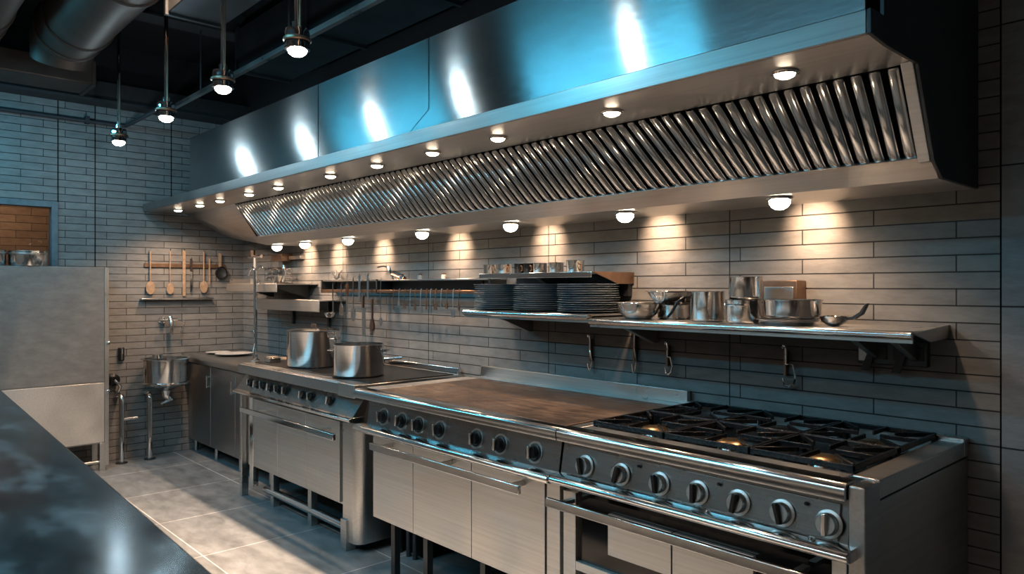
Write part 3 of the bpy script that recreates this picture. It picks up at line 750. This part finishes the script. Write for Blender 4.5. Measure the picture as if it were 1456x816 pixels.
# plate stacks
pl0 = None
stacks = [(-2.93, 'left'), (-2.622, 'middle'), (-2.315, 'right')]
for sx, nm_ in stacks:
    for k in range(13):
        z = 1.322 + k * .0104
        lab = ('topmost dark plate of the %s stack under the cup shelf' if k == 12 else 'dark blue-grey plate below the top of the %s stack on the left shelf') % nm_
        lab = lab % () if '%s' in lab else lab
        jx, jy = random.uniform(-.004, .004), random.uniform(-.004, .004)
        if pl0 is None:
            pl0 = MB().lathe((0, 0, 0), [(0, .0), (.085, 0), (.090, .0015), (.146, .0095), (.148, .0110), (.145, .0116), (.089, .0042), (0, .0032)], 48).build('dinner_plate', M['plate'])
            o = pl0
            tag(o, lab, 'plate', 'plates in the %s stack' % nm_)
        else:
            o = pl0.copy(); COL.objects.link(o); tag(o, lab, 'plate', 'plates in the %s stack' % nm_)
        o.location = (sx + jx, 2.625 + jy, z)

# bowls and pots on the right shelf (z 1.305)
Z = 1.305
def bowl(label, loc, rb, rt, h, group='mixing bowls on the right shelf'):
    x, y, z = loc
    t = thing('mixing_bowl', label, 'bowl', loc, group)
    prof = [(0, 0), (rb, 0)] + [(rb + (rt - rb) * math.sin(R(a_)), h * (1 - math.cos(R(a_)))) for a_ in range(15, 91, 15)]
    prof += [(rt + .006, h + .001), (rt + .005, h - .003), (rt - .002, h)] + [(rb - .002 + (rt - rb) * math.sin(R(a_)), .003 + (h - .003) * (1 - math.cos(R(a_)))) for a_ in range(75, 14, -15)] + [(0, .004)]
    MB().lathe(loc, [(0, 0), (rb, 0), (rb + (rt - rb) * .55, h * .35), (rt * .97, h * .88), (rt, h - .003), (rt + .008, h - .001), (rt + .007, h + .001), (rt - .003, h), (rt * .96 - .003, h * .88), (rb + (rt - rb) * .55 - .003, h * .36), (rb - .002, .003), (0, .003)], 44).build('bowl_body', M['pot'], t, sharp=60)
    return t
x = xat(908, 2.56); bowl('shallow steel mixing bowl at the left end of the right shelf', (x, 2.56, Z), .055, .098, .072)
x = xat(950, 2.69); tcan = pot('steel_canister', 'dark steel pan half hidden beneath the tilted bowl on the right shelf', 'pan', (xat(958, 2.68), 2.68, Z), .07, .062, None)
bowl('steel bowl resting on the dark pan, behind the leftmost bowl', (xat(953, 2.69), 2.69, Z + .063), .05, .10, .058)
pot('steel_pot', 'plain steel pot with curved black handle, left of the stacked pots', 'pot', (xat(1006, 2.60), 2.60, Z), .068, .122, None)
o_ = bpy.data.objects['steel_pot']
cx = xat(1006, 2.60); b = Vector((cx, 2.60, Z))
MB().tube([b + Vector((-.066, -.02, .10)), b + Vector((-.085, -.035, .098)), b + Vector((-.112, -.05, .075)), b + Vector((-.13, -.06, .035)), b + Vector((-.15, -.065, .012))], [.006, .007, .007, .006, .005], 10).build('handle', M['iron'], o_)
pot('steel_pot', 'low steel pot with small lug handles carrying the tall canister', 'pot', (xat(1057, 2.57), 2.57, Z), .066, .090, 'loops', ang=R(100))
pot('steel_canister', 'tall straight steel canister stacked on the low pot', 'canister', (xat(1060, 2.57), 2.57, Z + .0905), .062, .088, None)
# wide pan on a flat dish
pot('baking_dish', 'flat dark steel dish under the wide pan on the right shelf', 'dish', (xat(1120, 2.58), 2.58, Z), .098, .022, None, rt=.108)
pot('wide_pan', 'wide steel saute pan standing on a flat dish, right of the canister', 'pan', (xat(1127, 2.58), 2.58, Z + .0235), .096, .070, None, rt=.101)
# framed box behind
t = thing('wall_box', 'brown framed metal box on the wall behind the wide pan', 'box', (xat(1115, 2.74), 2.74, Z))
bx = xat(1115, 2.76); MB().box(bx - .072, bx + .072, 2.72, 2.795, Z, Z + .165).build('box_body', M['copper'], t, bevel=.003)
MB().box(bx - .060, bx + .060, 2.712, 2.72, Z + .02, Z + .14).build('front_plate', M['steel'], t, bevel=.002)
# ladle at the right
t = thing('ladle', 'steel scoop with an upturned dark handle, right end of the right shelf', 'ladle', (xat(1180, 2.6), 2.6, Z))
lx = xat(1186, 2.6)
MB().lathe((lx, 2.60, Z), [(0, 0), (.02, .002), (.042, .016), (.05, .036), (.047, .036), (.039, .018), (.02, .005), (0, .004)], 30).build('ladle_bowl', M['polish'], t)
MB().prism([(0, 0), (.03, .004), (.055, .02), (.075, .05), (.083, .05), (.065, .012), (.035, -.008), (0, -.01)], (lx + .035, 2.59, Z + .033), (1, 0, 0), (0, 0, 1), (0, .022, 0)).build('handle', M['duct_grey'], t, bevel=.002)

# small outlet box under right shelf
t = thing('outlet_box', 'dark surface-mounted outlet box on the wall under the right shelf end', 'outlet', (-1.0, 2.78, 1.2))
MB().box(-1.125, -.89, 2.765, 2.799, 1.165, 1.255).build('housing', M['duct_grey'], t, bevel=.004)
MB().box(-1.118, -1.075, 2.758, 2.766, 1.175, 1.245).build('cover', M['steel_y'], t, bevel=.002)
for x in (-1.04, -.98, -.92): MB().box(x - .02, x + .02, 2.760, 2.766, 1.185, 1.235).build('socket', M['black'], t, bevel=.002)
for x in (-1.07, -.965): MB().prism([(0, 0), (.022, 0), (-.008, -.10), (-.038, -.10)], (x, 2.750, 1.24), (1, 0, 0), (0, 0, 1), (0, .008, 0)).build('strap', M['black'], t)

# wire hooks on wall under shelves
def hook(px, top, bot, label, wide):
    x = xat(px, 2.775); t_ = from_px(px, top, y=2.775)[2]; b_ = from_px(px, bot, y=2.775)[2]; h = t_ - b_
    t = thing('hanging_hook', label, 'hook', (x, 2.78, b_), 'wire hooks on the wall under the shelves')
    w_ = wide
    y = 2.778
    MB().tube([(x - .010, y, t_ - .01), (x - .006, y - .004, t_), (x + .004, y - .006, t_ - .004), (x + .007, y - .006, t_ - .03), (x + .006, y - .006, t_ - h * .45), (x + w_, y - .006, t_ - h * .46), (x + w_ + .010, y - .006, t_ - h * .75), (x + w_ + .004, y - .006, b_ + .012), (x + w_ * .5, y - .006, b_), (x - .002, y - .006, b_ + .006), (x - .006, y - .006, b_ + h * .2)], .0045, 8).build('wire', M['chrome'], t)
    MB().box(x - .006, x + .004, y - .003, 2.7995, b_ + h * .25, t_ - h * .12).build('clip', M['copper'], t, bevel=.001)
    return t
hook(838, 476, 526, 'small wire hook under the joint of the two wall shelves', .008)
hook(901, 466, 530, 'narrow straight wire hook, second from the left under the shelf', .006)
hook(948, 486, 532, 'short wire hook, third from the left under the right shelf', .022)
hook(1116, 491, 549, 'large triangular wire hook nearest the right, above the burners', .034)

# ------------------------------------------------------------------ utensil rack and utensils
t = thing('utensil_rack', 'long steel wall rack with two rails left of the plate shelves', 'rack', (-4.2, 2.79, 1.41))
MB().box(-5.02, -3.08, 2.68, 2.799, 1.484, 1.494).build('rack_shelf', M['steel'], t, bevel=.002)
MB().box(-5.02, -3.08, 2.675, 2.685, 1.405, 1.425).build('lower_rail', M['copper'], t, bevel=.002)
MB().box(-4.22, -3.28, 2.785, 2.799, 1.425, 1.484).build('rack_back', M['duct_grey'], t)
for x in (-5.01, -4.25, -3.09): MB().box(x - .008, x + .008, 2.675, 2.799, 1.40, 1.494).build('bracket', M['duct_grey'], t)

def utensil(kind, x, y, zt, L, label, mat='polish', axis='x', group=None, s=1.0, name=None):
    """hanging tool, top at zt; axis = direction along the wall"""
    t = thing(name or kind, label, name or kind, (x, y, zt), group)
    t['category'] = (name or kind).replace('_', ' ')
    u = Vector((1, 0, 0)) if axis == 'x' else Vector((0, 1, 0)); nn = Vector((0, 1, 0)) if axis == 'x' else Vector((1, 0, 0))
    o = Vector((x, y, zt))
    def P(a, b, c=0): return o + u * a + Vector((0, 0, b)) + nn * c
    hm = M['wood'] if mat == 'wood' else M['polish']
    MB().tube([P(0, 0, .01), P(0, .012, .008), P(0, .014, -.004), P(0, 0, -.004)], .002 * s, 6).build('hanging_loop', M['chrome'], t)
    def outline(pts, name, m, th=.002):
        MB().prism(pts, P(0, 0, -.004 - th / 2), u, (0, 0, 1), nn * th).build(name, m, t, bevel=.0006)
    hl = L * .62
    if kind == 'spatula':
        outline([(-.006 * s, 0), (.006 * s, 0), (.005 * s, -hl), (-.005 * s, -hl)], 'handle', hm, .006)
        outline([(-.012 * s, -hl), (.012 * s, -hl), (.034 * s, -hl - .03), (.036 * s, -L), (-.036 * s, -L), (-.034 * s, -hl - .03)], 'blade', M['polish'])
    elif kind == 'knife':
        outline([(-.010 * s, 0), (.010 * s, 0), (.009 * s, -L * .36), (-.009 * s, -L * .36)], 'handle', M['darkwood'], .014)
        outline([(-.011 * s, -L * .36), (.013 * s, -L * .36), (.013 * s, -L * .85), (-.010 * s, -L)], 'blade', M['polish'])
    elif kind == 'cleaver':
        outline([(-.008, 0), (.008, 0), (.008, -L * .3), (-.008, -L * .3)], 'handle', M['darkwood'], .014)
        outline([(-.012 * s, -L * .3), (.026 * s, -L * .3), (.026 * s, -L), (-.012 * s, -L)], 'blade', M['polish'])
    elif kind == 'strip':
        outline([(-.012 * s, 0), (.012 * s, 0), (.012 * s, -L), (-.012 * s, -L)], 'blade', hm, .005)
    elif kind in ('ladle', 'spoon'):
        MB().tube([P(0, 0, -.004), P(0, -L + .05, -.004), P(0, -L + .03, -.006)], [.005 * s, .004 * s, .004 * s], 8).build('handle', hm if mat != 'dark' else M['darkwood'], t)
        if kind == 'ladle':
            MB().lathe(P(0, -L + .0, -.03), [(0, 0), (.022 * s, .006), (.036 * s, .026), (.039 * s, .04), (.036 * s, .04), (.020 * s, .01), (0, .004)], 24).build('bowl', M['polish'], t)
        else:
            pts = [(.026 * s * math.cos(R(a_)), -L + .035 * s + .042 * s * math.sin(R(a_))) for a_ in range(0, 360, 20)]
            outline(pts, 'bowl', M['wood'] if mat == 'wood' else M['polish'], .008)
    elif kind == 'brush':
        outline([(-.007, 0), (.007, 0), (.006, -hl), (-.006, -hl)], 'handle', M['darkwood'], .010)
        outline([(-.008, -hl), (.008, -hl), (.024, -hl - .04), (.026, -L * .9), (.015, -L), (-.015, -L), (-.026, -L * .9), (-.024, -hl - .04)], 'head', M['darkwood'], .014)
        outline([(-.022, -L), (.022, -L), (.02, -L - .03), (-.02, -L - .03)], 'bristles', M['polish'], .012)
    return t
GU = 'tools hung from the left end of the utensil rack'
uy = 2.655
for (kind, px, tp, bt, lab, mat, s_) in [
    ('ladle', 474, 404, 452, 'steel ladle hanging at the far left end of the utensil rack', 'polish', 1.0),
    ('spatula', 486, 404, 448, 'slim steel spatula hanging next to the leftmost ladle', 'polish', .8),
    ('knife', 494, 404, 450, 'dark handled knife hanging in the left half of the rack', 'polish', 1.0),
    ('spoon', 503, 395, 455, 'steel serving spoon hanging left of the tall bright strip', 'polish', 1.1),
    ('strip', 512, 392, 430, 'dull flat steel scraper hanging above the open pot', 'polish', 1.2),
    ('cleaver', 517, 420, 478, 'long cleaver hanging low just over the open pot', 'polish', 1.2),
    ('strip', 524, 388, 425, 'tall bright steel strip hanging above the open pot', 'polish', 1.0),
    ('brush', 530, 425, 470, 'dark wooden handled brush hanging beside the open pot', 'polish', 1.0),
    ('spoon', 542, 398, 462, 'long thin steel skimmer at the right end of the tool cluster', 'polish', .6)]:
    a_ = from_px(px, tp, y=uy); b_ = from_px(px, bt, y=uy)
    nm_ = {'strip': 'scraper', 'spoon': 'serving_spoon'}.get(kind, kind)
    utensil(kind, a_[0], uy, min(a_[2], 1.53), min(a_[2], 1.53) - b_[2], lab, mat, 'x', GU, s_, nm_)
small_first = None
xs_ = [xat(px, 2.66) for px in (558, 566, 574, 582, 589, 597, 605, 611, 618, 626, 634, 643, 651)]
for i, x in enumerate(xs_):
    L = [.13, .10, .12, .11, .13, .14, .12, .14, .12, .10, .11, .16, .12][i]
    lb = 'small thin utensil hanging in the row under the right half of the rack'
    if i == 0: lb = 'leftmost small utensil in the row under the right half of the rack'
    if i == 11: lb = 'longest small utensil hanging at the right of the rack row'
    o = MB()
    o.tube([(x, 2.675, 1.432), (x, 2.668, 1.43), (x, 2.666, 1.40), (x, 2.666, 1.425 - L * .7)], .0028, 6)
    w_ = .006 + .004 * (i % 3)
    o.prism([(-w_, 0), (w_, 0), (w_ * 1.1, -L * .3), (-w_ * 1.1, -L * .3)], (x, 2.664, 1.425 - L * .7), (1, 0, 0), (0, 0, 1), (0, .004, 0))
    tag(o.build('hanging_utensil', M['steel' if i % 2 else 'copper'], loc=(x, 2.67, 1.425 - L)), lb, 'utensil', 'small utensils under the rack')
# things on the rack shelf
t = thing('tongs', 'bright bent metal tongs lying on top of the utensil rack', 'tongs', (xat(556, 2.74), 2.74, 1.494))
x = xat(553, 2.74)
MB().tube([(x - .14, 2.74, 1.58), (x - .06, 2.74, 1.586), (x, 2.74, 1.575), (x + .03, 2.74, 1.53), (x + .05, 2.74, 1.497)], [.006, .006, .009, .009, .005], 8).build('arm', M['chrome'], t)
MB().tube([(x + .03, 2.74, 1.53), (x + .10, 2.75, 1.51), (x + .17, 2.75, 1.50)], [.008, .011, .014], 8).build('jaw', M['copper'], t)
jl = ['glass of small tools, first on the rack shelf', 'small dark jar, second on the rack shelf', 'small pale jar, right end of the rack shelf']
for i, px in enumerate((574, 600, 634)):
    x = xat(px, 2.76); t = thing('small_jar', jl[i], 'jar', (x, 2.745, 1.494), 'jars on the rack shelf')
    MB().lathe((x, 2.745, 1.494), [(0, 0), (.016, 0), (.017, .022), (.012, .027), (0, .028)], 20).build('jar_body', M['plate'] if i != 2 else M['white'], t)
    MB().lathe((x, 2.745, 1.5215), [(0, 0), (.013, 0), (.013, .007), (0, .008)], 20).build('lid', M['copper'], t)
t = thing('herb_sprig', 'pale twiggy bunch on the left end of the utensil rack', 'herbs', (xat(478, 2.74), 2.74, 1.494))
x = xat(478, 2.74); m = MB()
for k in range(26):
    an = random.uniform(0, 6.28); e_ = Vector((math.cos(an) * random.uniform(.02, .075), math.sin(an) * .03, random.uniform(.012, .075)))
    m.tube([(x, 2.74, 1.495), Vector((x, 2.74, 1.494)) + e_ * .6 + Vector((0, 0, .01)), Vector((x, 2.74, 1.494)) + e_], [.003, .003, .0045], 5)
m.build('sprig', M['steel'], t)

# ------------------------------------------------------------------ corner shelves with objects
cs = thing('corner_shelf', 'upper steel corner shelf with diagonal braces and small cookware on it', 'shelf', (-6.0, 2.6, 1.43))
MB().box(-6.26, -5.30, 2.46, 2.799, 1.462, 1.470).build('shelf_board', M['steel'], cs)
MB().box(-6.26, -5.30, 2.452, 2.462, 1.405, 1.472).build('front_apron', M['door'], cs, bevel=.003)
for x in (-6.1, -5.45):
    MB().prism_x([(2.799, 1.462), (2.50, 1.462), (2.50, 1.445), (2.77, 1.36), (2.799, 1.36)], x - .01, x + .01).build('bracket', M['duct_grey'], cs)
lw = thing('corner_shelf', 'lower steel box shelf in the corner just left of the utensil rack', 'shelf', (-5.3, 2.6, 1.30))
MB().box(-5.95, -4.86, 2.58, 2.799, 1.338, 1.346).build('shelf_board', M['steel'], lw)
MB().box(-5.95, -4.86, 2.572, 2.582, 1.262, 1.348).build('front_apron', M['door'], lw, bevel=.003)
for x in (-5.7, -5.1): MB().box(x - .012, x + .012, 2.775, 2.799, 1.14, 1.338).build('bracket', M['duct_grey'], lw)
# faucet column
f = thing('pre_rinse_faucet', 'tall chrome pre-rinse faucet column rising from the corner cabinet', 'faucet', (-5.62, 2.42, .862))
fx, fyy = -5.60, 2.42
MB().lathe((fx, fyy, .862), [(0, 0), (.035, 0), (.035, .01), (.02, .02), (.018, .05), (0, .05)], 24).build('base', M['chrome'], f)
MB().tube([(fx, fyy, .90), (fx, fyy, 1.46), (fx, fyy, 1.58)], .014, 14).build('column', M['chrome'], f)
MB().tube([(fx, fyy, 1.575), (fx - .06, fyy, 1.60), (fx - .10, fyy, 1.58), (fx - .13, fyy, 1.54)], .010, 10).tube([(fx, fyy, 1.575), (fx + .10, fyy, 1.60), (fx + .15, fyy, 1.59)], .010, 10).build('spout_arm', M['chrome'], f)
MB().tube([(fx - .0, fyy - .016, 1.1), (fx + .03, fyy - .02, 1.08), (fx + .035, fyy - .02, 1.0), (fx - .0, fyy - .02, .93)], .006, 8).build('hose', M['chrome'], f)
# objects on the corner shelf
t = thing('wall_valve', 'chrome cross valve standing on a stem at the left of the corner shelf', 'valve', (-6.0, 2.6, 1.47))
MB().cyl((-6.02, 2.60, 1.47), (-6.02, 2.60, 1.70), .012, seg=12).build('stem', M['white'], t)
MB().tube([(-6.14, 2.60, 1.70), (-5.90, 2.60, 1.70)], .014, 12).build('crossbar', M['chrome'], t)
MB().cyl((-6.07, 2.60, 1.70), (-6.07, 2.60, 1.755), .02, seg=14).build('valve_head', M['copper'], t)
t = thing('dish_rack', 'round chrome basket with bent handle on the corner shelf', 'basket', (-5.68, 2.62, 1.47))
for k in range(4):
    z = 1.485 + k * .035
    MB().tube([(-5.66 + .12 * math.cos(R(a_)), 2.64 + .10 * math.sin(R(a_)), z) for a_ in range(0, 360, 20)], .006, 6, closed=True).build('hoop', M['chrome'], t)
MB().lathe((-5.66, 2.64, 1.470), [(0, 0), (.11, 0), (.115, .006), (0, .006)], 28).build('base', M['copper'], t)
m = MB()
for a_ in range(0, 360, 30): m.cyl((-5.66 + .12 * math.cos(R(a_)), 2.64 + .10 * math.sin(R(a_)), 1.472), (-5.66 + .12 * math.cos(R(a_)), 2.64 + .10 * math.sin(R(a_)), 1.592), .0045, seg=6)
m.build('upright_wires', M['chrome'], t)
MB().tube([(-5.545, 2.62, 1.59), (-5.50, 2.61, 1.61), (-5.49, 2.61, 1.56), (-5.52, 2.61, 1.49)], .010, 10).build('handle', M['chrome'], t)
t = thing('metal_tray', 'shallow steel tray with a flared end on the corner shelf front', 'tray', (-6.0, 2.5, 1.47))
MB().box(-6.22, -5.80, 2.465, 2.535, 1.4705, 1.476).box(-6.22, -5.80, 2.465, 2.470, 1.476, 1.51).box(-6.22, -5.80, 2.530, 2.535, 1.476, 1.51).box(-6.22, -6.215, 2.47, 2.53, 1.476, 1.51).box(-5.805, -5.80, 2.47, 2.53, 1.476, 1.51).build('tray_body', M['steel'], t)
t = thing('dust_scoop', 'small flared steel scoop on the right end of the corner shelf', 'scoop', (-5.4, 2.5, 1.47))
MB().prism([(-.20, .001), (.02, .001), (.075, .06), (.055, .06), (.0, .022), (-.20, .022)], (-5.41, 2.47, 1.47), (1, 0, 0), (0, 0, 1), (0, .05, 0)).build('scoop_body', M['steel'], t, bevel=.002)
t = thing('steel_box', 'small copper coloured box on the wall above the corner shelf', 'box', (-5.7, 2.78, 1.66))
MB().box(-5.93, -5.74, 2.70, 2.799, 1.66, 1.72).build('box_body', M['copper'], t, bevel=.003)
MB().box(-5.73, -5.52, 2.76, 2.799, 1.67, 1.70).build('side_arm', M['steel'], t, bevel=.003)

# ------------------------------------------------------------------ left wall: hung tools, rail, faucet, bowl sink, pipes
LW = LX + .001
def on_left(px, py, x=LX + .03):
    r = (px - 728) / 1043; dx, dy, u = -.7354 + .6777 * r, .6777 + .7354 * r, (408 - py) / 1043
    t_ = x / dx; return (x, dy * t_, H + u * t_)
hr = thing('tool_rail', 'thin brown wooden rail on the left wall behind the hung spoons', 'rail', (LX, 2.2, 1.7))
y0_ = on_left(215, 378)[1]; y1_ = on_left(318, 378)[1]
MB().box(LX, LX + .014, y0_ - .05, y1_ + .02, 1.615, 1.65).build('rail_bar', M['copper'], hr, bevel=.002)
for i, px in enumerate((214, 242, 262, 271, 290, 298, 313)):
    y = on_left(px, 370)[1]; MB().cyl((LX + .012, y, 1.635), (LX + .028, y, 1.64), .004, seg=8).build('peg', M['chrome'], hr)
tools = [('spoon', 214, 356, 417, 'wooden spoon hanging furthest left on the left wall', 'wood', 1.35, 'wooden_spoon'),
         ('spoon', 242, 356, 417, 'second wooden spoon from the left on the left wall', 'wood', 1.15, 'wooden_spoon'),
         ('strip', 262, 356, 421, 'long flat pale wooden paddle, third from the left on the wall', 'wood', 1.05, 'wooden_paddle'),
         ('knife', 272, 368, 417, 'slim dark knife right beside the flat wooden paddle', 'polish', .8, 'knife'),
         ('spoon', 290, 358, 415, 'wooden spoon right of the dark knife on the left wall', 'wood', 1.3, 'wooden_spoon'),
         ('strip', 298, 367, 404, 'thin wooden stick next to the rightmost wooden spoon', 'wood', .5, 'wooden_stick')]
for kind, px, tp, bt, lab, mat, s_, nm_ in tools:
    a_ = on_left(px, tp); b_ = on_left(px, bt)
    utensil(kind, LX + .030, a_[1], a_[2], a_[2] - b_[2], lab, mat, 'y', 'tools hung on the left wall', s_, nm_)
a_ = on_left(313, 360); t = thing('hanging_strainer', 'small round strainer with pale handle, rightmost on the left wall', 'strainer', a_, 'tools hung on the left wall')
MB().prism([(-.014, 0), (.014, 0), (.012, -.13), (-.012, -.13)], (LX + .022, a_[1], a_[2]), (0, 1, 0), (0, 0, 1), (.008, 0, 0)).build('handle', M['wood'], t, bevel=.002)
MB().tube([(LX + .026, a_[1] + .012 + .05 * math.cos(R(q)), a_[2] - .18 + .055 * math.sin(R(q))) for q in range(0, 360, 20)], .006, 8, closed=True).build('ring', M['iron'], t)
MB().lathe((LX + .022, a_[1] + .012, a_[2] - .18), [(.05, 0), (.03, -.010), (0, -.014)], 24, (1, 0, 0)).build('mesh_bowl', M['duct_grey'], t)
y0_ = on_left(201, 425, LX + .05)[1]; y1_ = on_left(303, 422, LX + .05)[1]; zz = on_left(250, 424, LX + .05)[2]
t = thing('wall_ledge', 'thin steel ledge on the left wall below the wooden spoons', 'ledge', (LX, (y0_ + y1_) / 2, zz))
MB().box(LX, LX + .06, y0_, y1_, zz - .006, zz).build('ledge_board', M['polish'], t, bevel=.002)
MB().tube([(LX + .06, y0_, zz - .004), (LX + .06, y1_, zz - .004)], .008, 10).build('front_edge', M['polish'], t)

a_ = on_left(240, 455)
t = thing('wall_faucet', 'chrome wall faucet with side lever above the bowl sink', 'faucet', (LX, a_[1], a_[2]))
y, z = a_[1], a_[2]
MB().lathe((LX, y - .05, z), [(0, 0), (.03, 0), (.03, .012), (.016, .016), (.014, .08), (0, .08)], 20, (1, 0, 0)).build('flange', M['chrome'], t)
MB().tube([(LX + .07, y - .10, z + .005), (LX + .07, y + .06, z + .005)], .013, 12).build('valve_body', M['chrome'], t)
MB().tube([(LX + .075, y - .005, z + .03), (LX + .09, y, z), (LX + .10, y, z - .08), (LX + .10, y, z - .13)], [.018, .02, .017, .013], 12).build('spout', M['chrome'], t)
MB().tube([(LX + .07, y + .06, z + .005), (LX + .08, y + .12, z - .015), (LX + .085, y + .10, z - .08), (LX + .09, y + .08, z - .11)], .006, 8).build('lever', M['chrome'], t)

# bowl sink
sy = 2.04; sx = -6.50
t = thing('bowl_sink', 'round steel bowl sink with drain valve fixed to the left wall', 'sink', (sx, sy, .56))
MB().lathe((sx, sy, .58), [(0, 0), (.06, 0), (.10, .03), (.165, .055), (.172, .075), (.175, .255), (.195, .262), (.195, .270), (.165, .268), (.162, .09), (.14, .07), (.05, .03), (0, .03)], 44).build('basin', M['pot'], t, sharp=50)
MB().lathe((sx, sy, .58), [(.174, .05), (.186, .055), (.186, .068), (.174, .074)], 44).build('rim_band', M['polish'], t)
MB().tube([(sx, sy, .59), (sx, sy, .53), (sx + .02, sy + .02, .50)], [.045, .03, .022], 14).build('drain', M['chrome'], t)
MB().tube([(sx + .02, sy + .04, .50), (sx + .05, sy - .06, .475)], .011, 10).build('drain_lever', M['chrome'], t)
MB().box(LX, sx - .15, sy - .05, sy + .05, .79, .83).build('wall_bracket', M['duct_grey'], t)
MB().lathe((sx - .03, sy - .06, .85), [(0, 0), (.045, 0), (.04, .03), (.02, .035), (0, .036)], 20).build('spout_cap', M['chrome'], t)

for (px, top, lab, br) in ((173, 562, 'upright chrome floor pipe with a short side branch, beside the tall cabinet', True), (213, 560, 'upright chrome floor pipe standing under the bowl sink', False)):
    bx_ = on_left(px, 640, LX + .16); y = bx_[1]; zt = on_left(px, top, LX + .16)[2]; x = LX + .16
    t = thing('floor_pipe', lab, 'pipe', (x, y, 0), 'chrome pipes rising from the floor')
    MB().tube([(x, y, 0), (x, y, zt - .035), (x - .01, y, zt - .01), (x - .035, y, zt), (LX, y, zt)], .021, 16).build('pipe', M['chrome'], t)
    MB().lathe((x, y, 0), [(.045, 0), (.045, .008), (.022, .014)], 20).build('floor_flange', M['duct_grey'], t)
    if br: MB().tube([(x, y, zt - .20), (x + .01, y + .12, zt - .195)], .014, 12).build('branch', M['chrome'], t)
a_ = on_left(173, 494); b_ = on_left(173, 513)
t = thing('wall_switch', 'small black and chrome wall bracket above the branched floor pipe', 'bracket', (LX, a_[1], b_[2]))
MB().box(LX, LX + .03, a_[1] - .022, a_[1] + .022, b_[2], a_[2]).build('plate', M['black'], t, bevel=.006)
MB().cyl((LX + .036, a_[1], b_[2] + .01), (LX + .036, a_[1], a_[2] - .01), .008, seg=12).build('bar', M['chrome'], t)
a_ = on_left(160, 545); t = thing('wall_valve', 'dark valve with chrome elbow half hidden by the tall cabinet', 'valve', (LX, a_[1], a_[2]))
MB().lathe((LX, a_[1], a_[2] + .03), [(0, 0), (.05, 0), (.05, .06), (.03, .07), (.03, .09), (0, .09)], 24, (1, 0, 0)).build('valve_body', M['iron'], t)
MB().tube([(LX + .09, a_[1], a_[2] + .03), (LX + .11, a_[1] + .04, a_[2] - .02), (LX + .08, a_[1] + .02, a_[2] - .10), (LX + .0, a_[1] + .02, a_[2] - .12)], .014, 10).build('elbow', M['chrome'], t)

# pots on top of the tall cabinet
labs = ['short steel tin on the tall cabinet, furthest from the frame edge', 'short steel tin on the tall cabinet at the left frame edge']
for i, y in enumerate((1.06, .80)):
    t = thing('steel_tin', labs[i], 'tin', (-6.53, y, 1.60), 'steel tins on the tall cabinet')
    MB().lathe((-6.53, y, 1.60), vessel_prof(.125, .125, .115), 40).build('tin_body', M['polish'], t)
    MB().lathe((-6.53, y, 1.60), [(.126, .085), (.130, .088), (.130, .098), (.126, .101)], 40).build('band', M['steel'], t)

# ------------------------------------------------------------------ unseen linear lamps: two matched to the hood's blue reflections, rear one added fill
BLUE = (.08, .50, .74)
for (x0, x1, yy, e_, lb) in ((-6.6, -4.85, .30, 24, 'long cool ceiling lamp above the counter, left one'), (-3.85, -2.40, .30, 23, 'long cool ceiling lamp above the counter, right one'),
                         (-5.0, -1.0, -1.3, 38, 'added unseen cool fill lamp by the rear wall')):
    t = thing('ceiling_lamp', lb, 'ceiling lamp', ((x0 + x1) / 2, yy, 2.9), 'cool ceiling lamps above the counter')
    MB().box(x0, x1, yy - .12, yy + .12, 2.88, 2.94).build('housing', M['beam'], t, bevel=.004)
    for x in (x0 + .2, x1 - .2): MB().cyl((x, yy, 2.94), (x, yy, CZ), .006, seg=8).build('hanger_rod', M['beam'], t)
    l = area(((x0 + x1) / 2, yy, 2.845), ((x0 + x1) / 2, yy + .4, 2.0), e_, BLUE, x1 - x0, .10)
# pendant light
for x in (-5.97, -4.91, -3.98, -3.11, -1.96):
    l = bpy.data.lights.new('pendant_light', 'POINT'); l.energy = 4.5; l.color = (.62, .86, 1); l.shadow_soft_size = .026
    o = bpy.data.objects.new('pendant_light', l); COL.objects.link(o); o.location = (x, 1.54, 2.452)
# added unseen warm strip; the rectangular duct cuts its light to the floor stripe
t = thing('added_strip_lamp', 'added unseen warm strip lamp beside the dark rectangular duct, casting the floor stripe', 'strip lamp', (-3, 1.37, 3.31))
MB().box(-4.35, -1.4, 1.350, 1.385, 3.312, 3.325).build('housing', M['beam'], t)
area((-2.88, 1.363, 3.305), (-2.88, 1.363, 0), 235, (1, .66, .44), 2.9, .004).data.spread = R(105)
# added warm wash on the rear wall, for the range doors to reflect
area((-3.0, -1.0, 3.2), (-3.0, -2.0, 1.0), 85, (1, .74, .56), 5.0, .3)
# lamp in the next room
l = bpy.data.lights.new('next_room', 'POINT'); l.energy = 9; l.color = (1, .6, .35); l.shadow_soft_size = .08
o = bpy.data.objects.new('next_room', l); COL.objects.link(o); o.location = (LX - .55, .9, 2.4)

# world
wd = bpy.data.worlds.new('world'); SC.world = wd; wd.use_nodes = True
wd.node_tree.nodes['Background'].inputs[0].default_value = (.05, .09, .13, 1); wd.node_tree.nodes['Background'].inputs[1].default_value = .3

SC.view_settings.view_transform = 'Standard'; SC.view_settings.look = 'None'; SC.view_settings.gamma = 1
SC.view_settings.use_curve_mapping = False; SC.view_settings.exposure = -.08
SC.cycles.use_denoising = True; SC.cycles.max_bounces = 8; SC.cycles.diffuse_bounces = 4; SC.cycles.glossy_bounces = 4
SC.cycles.sample_clamp_indirect = 4; SC.cycles.caustics_reflective = False; SC.cycles.caustics_refractive = False
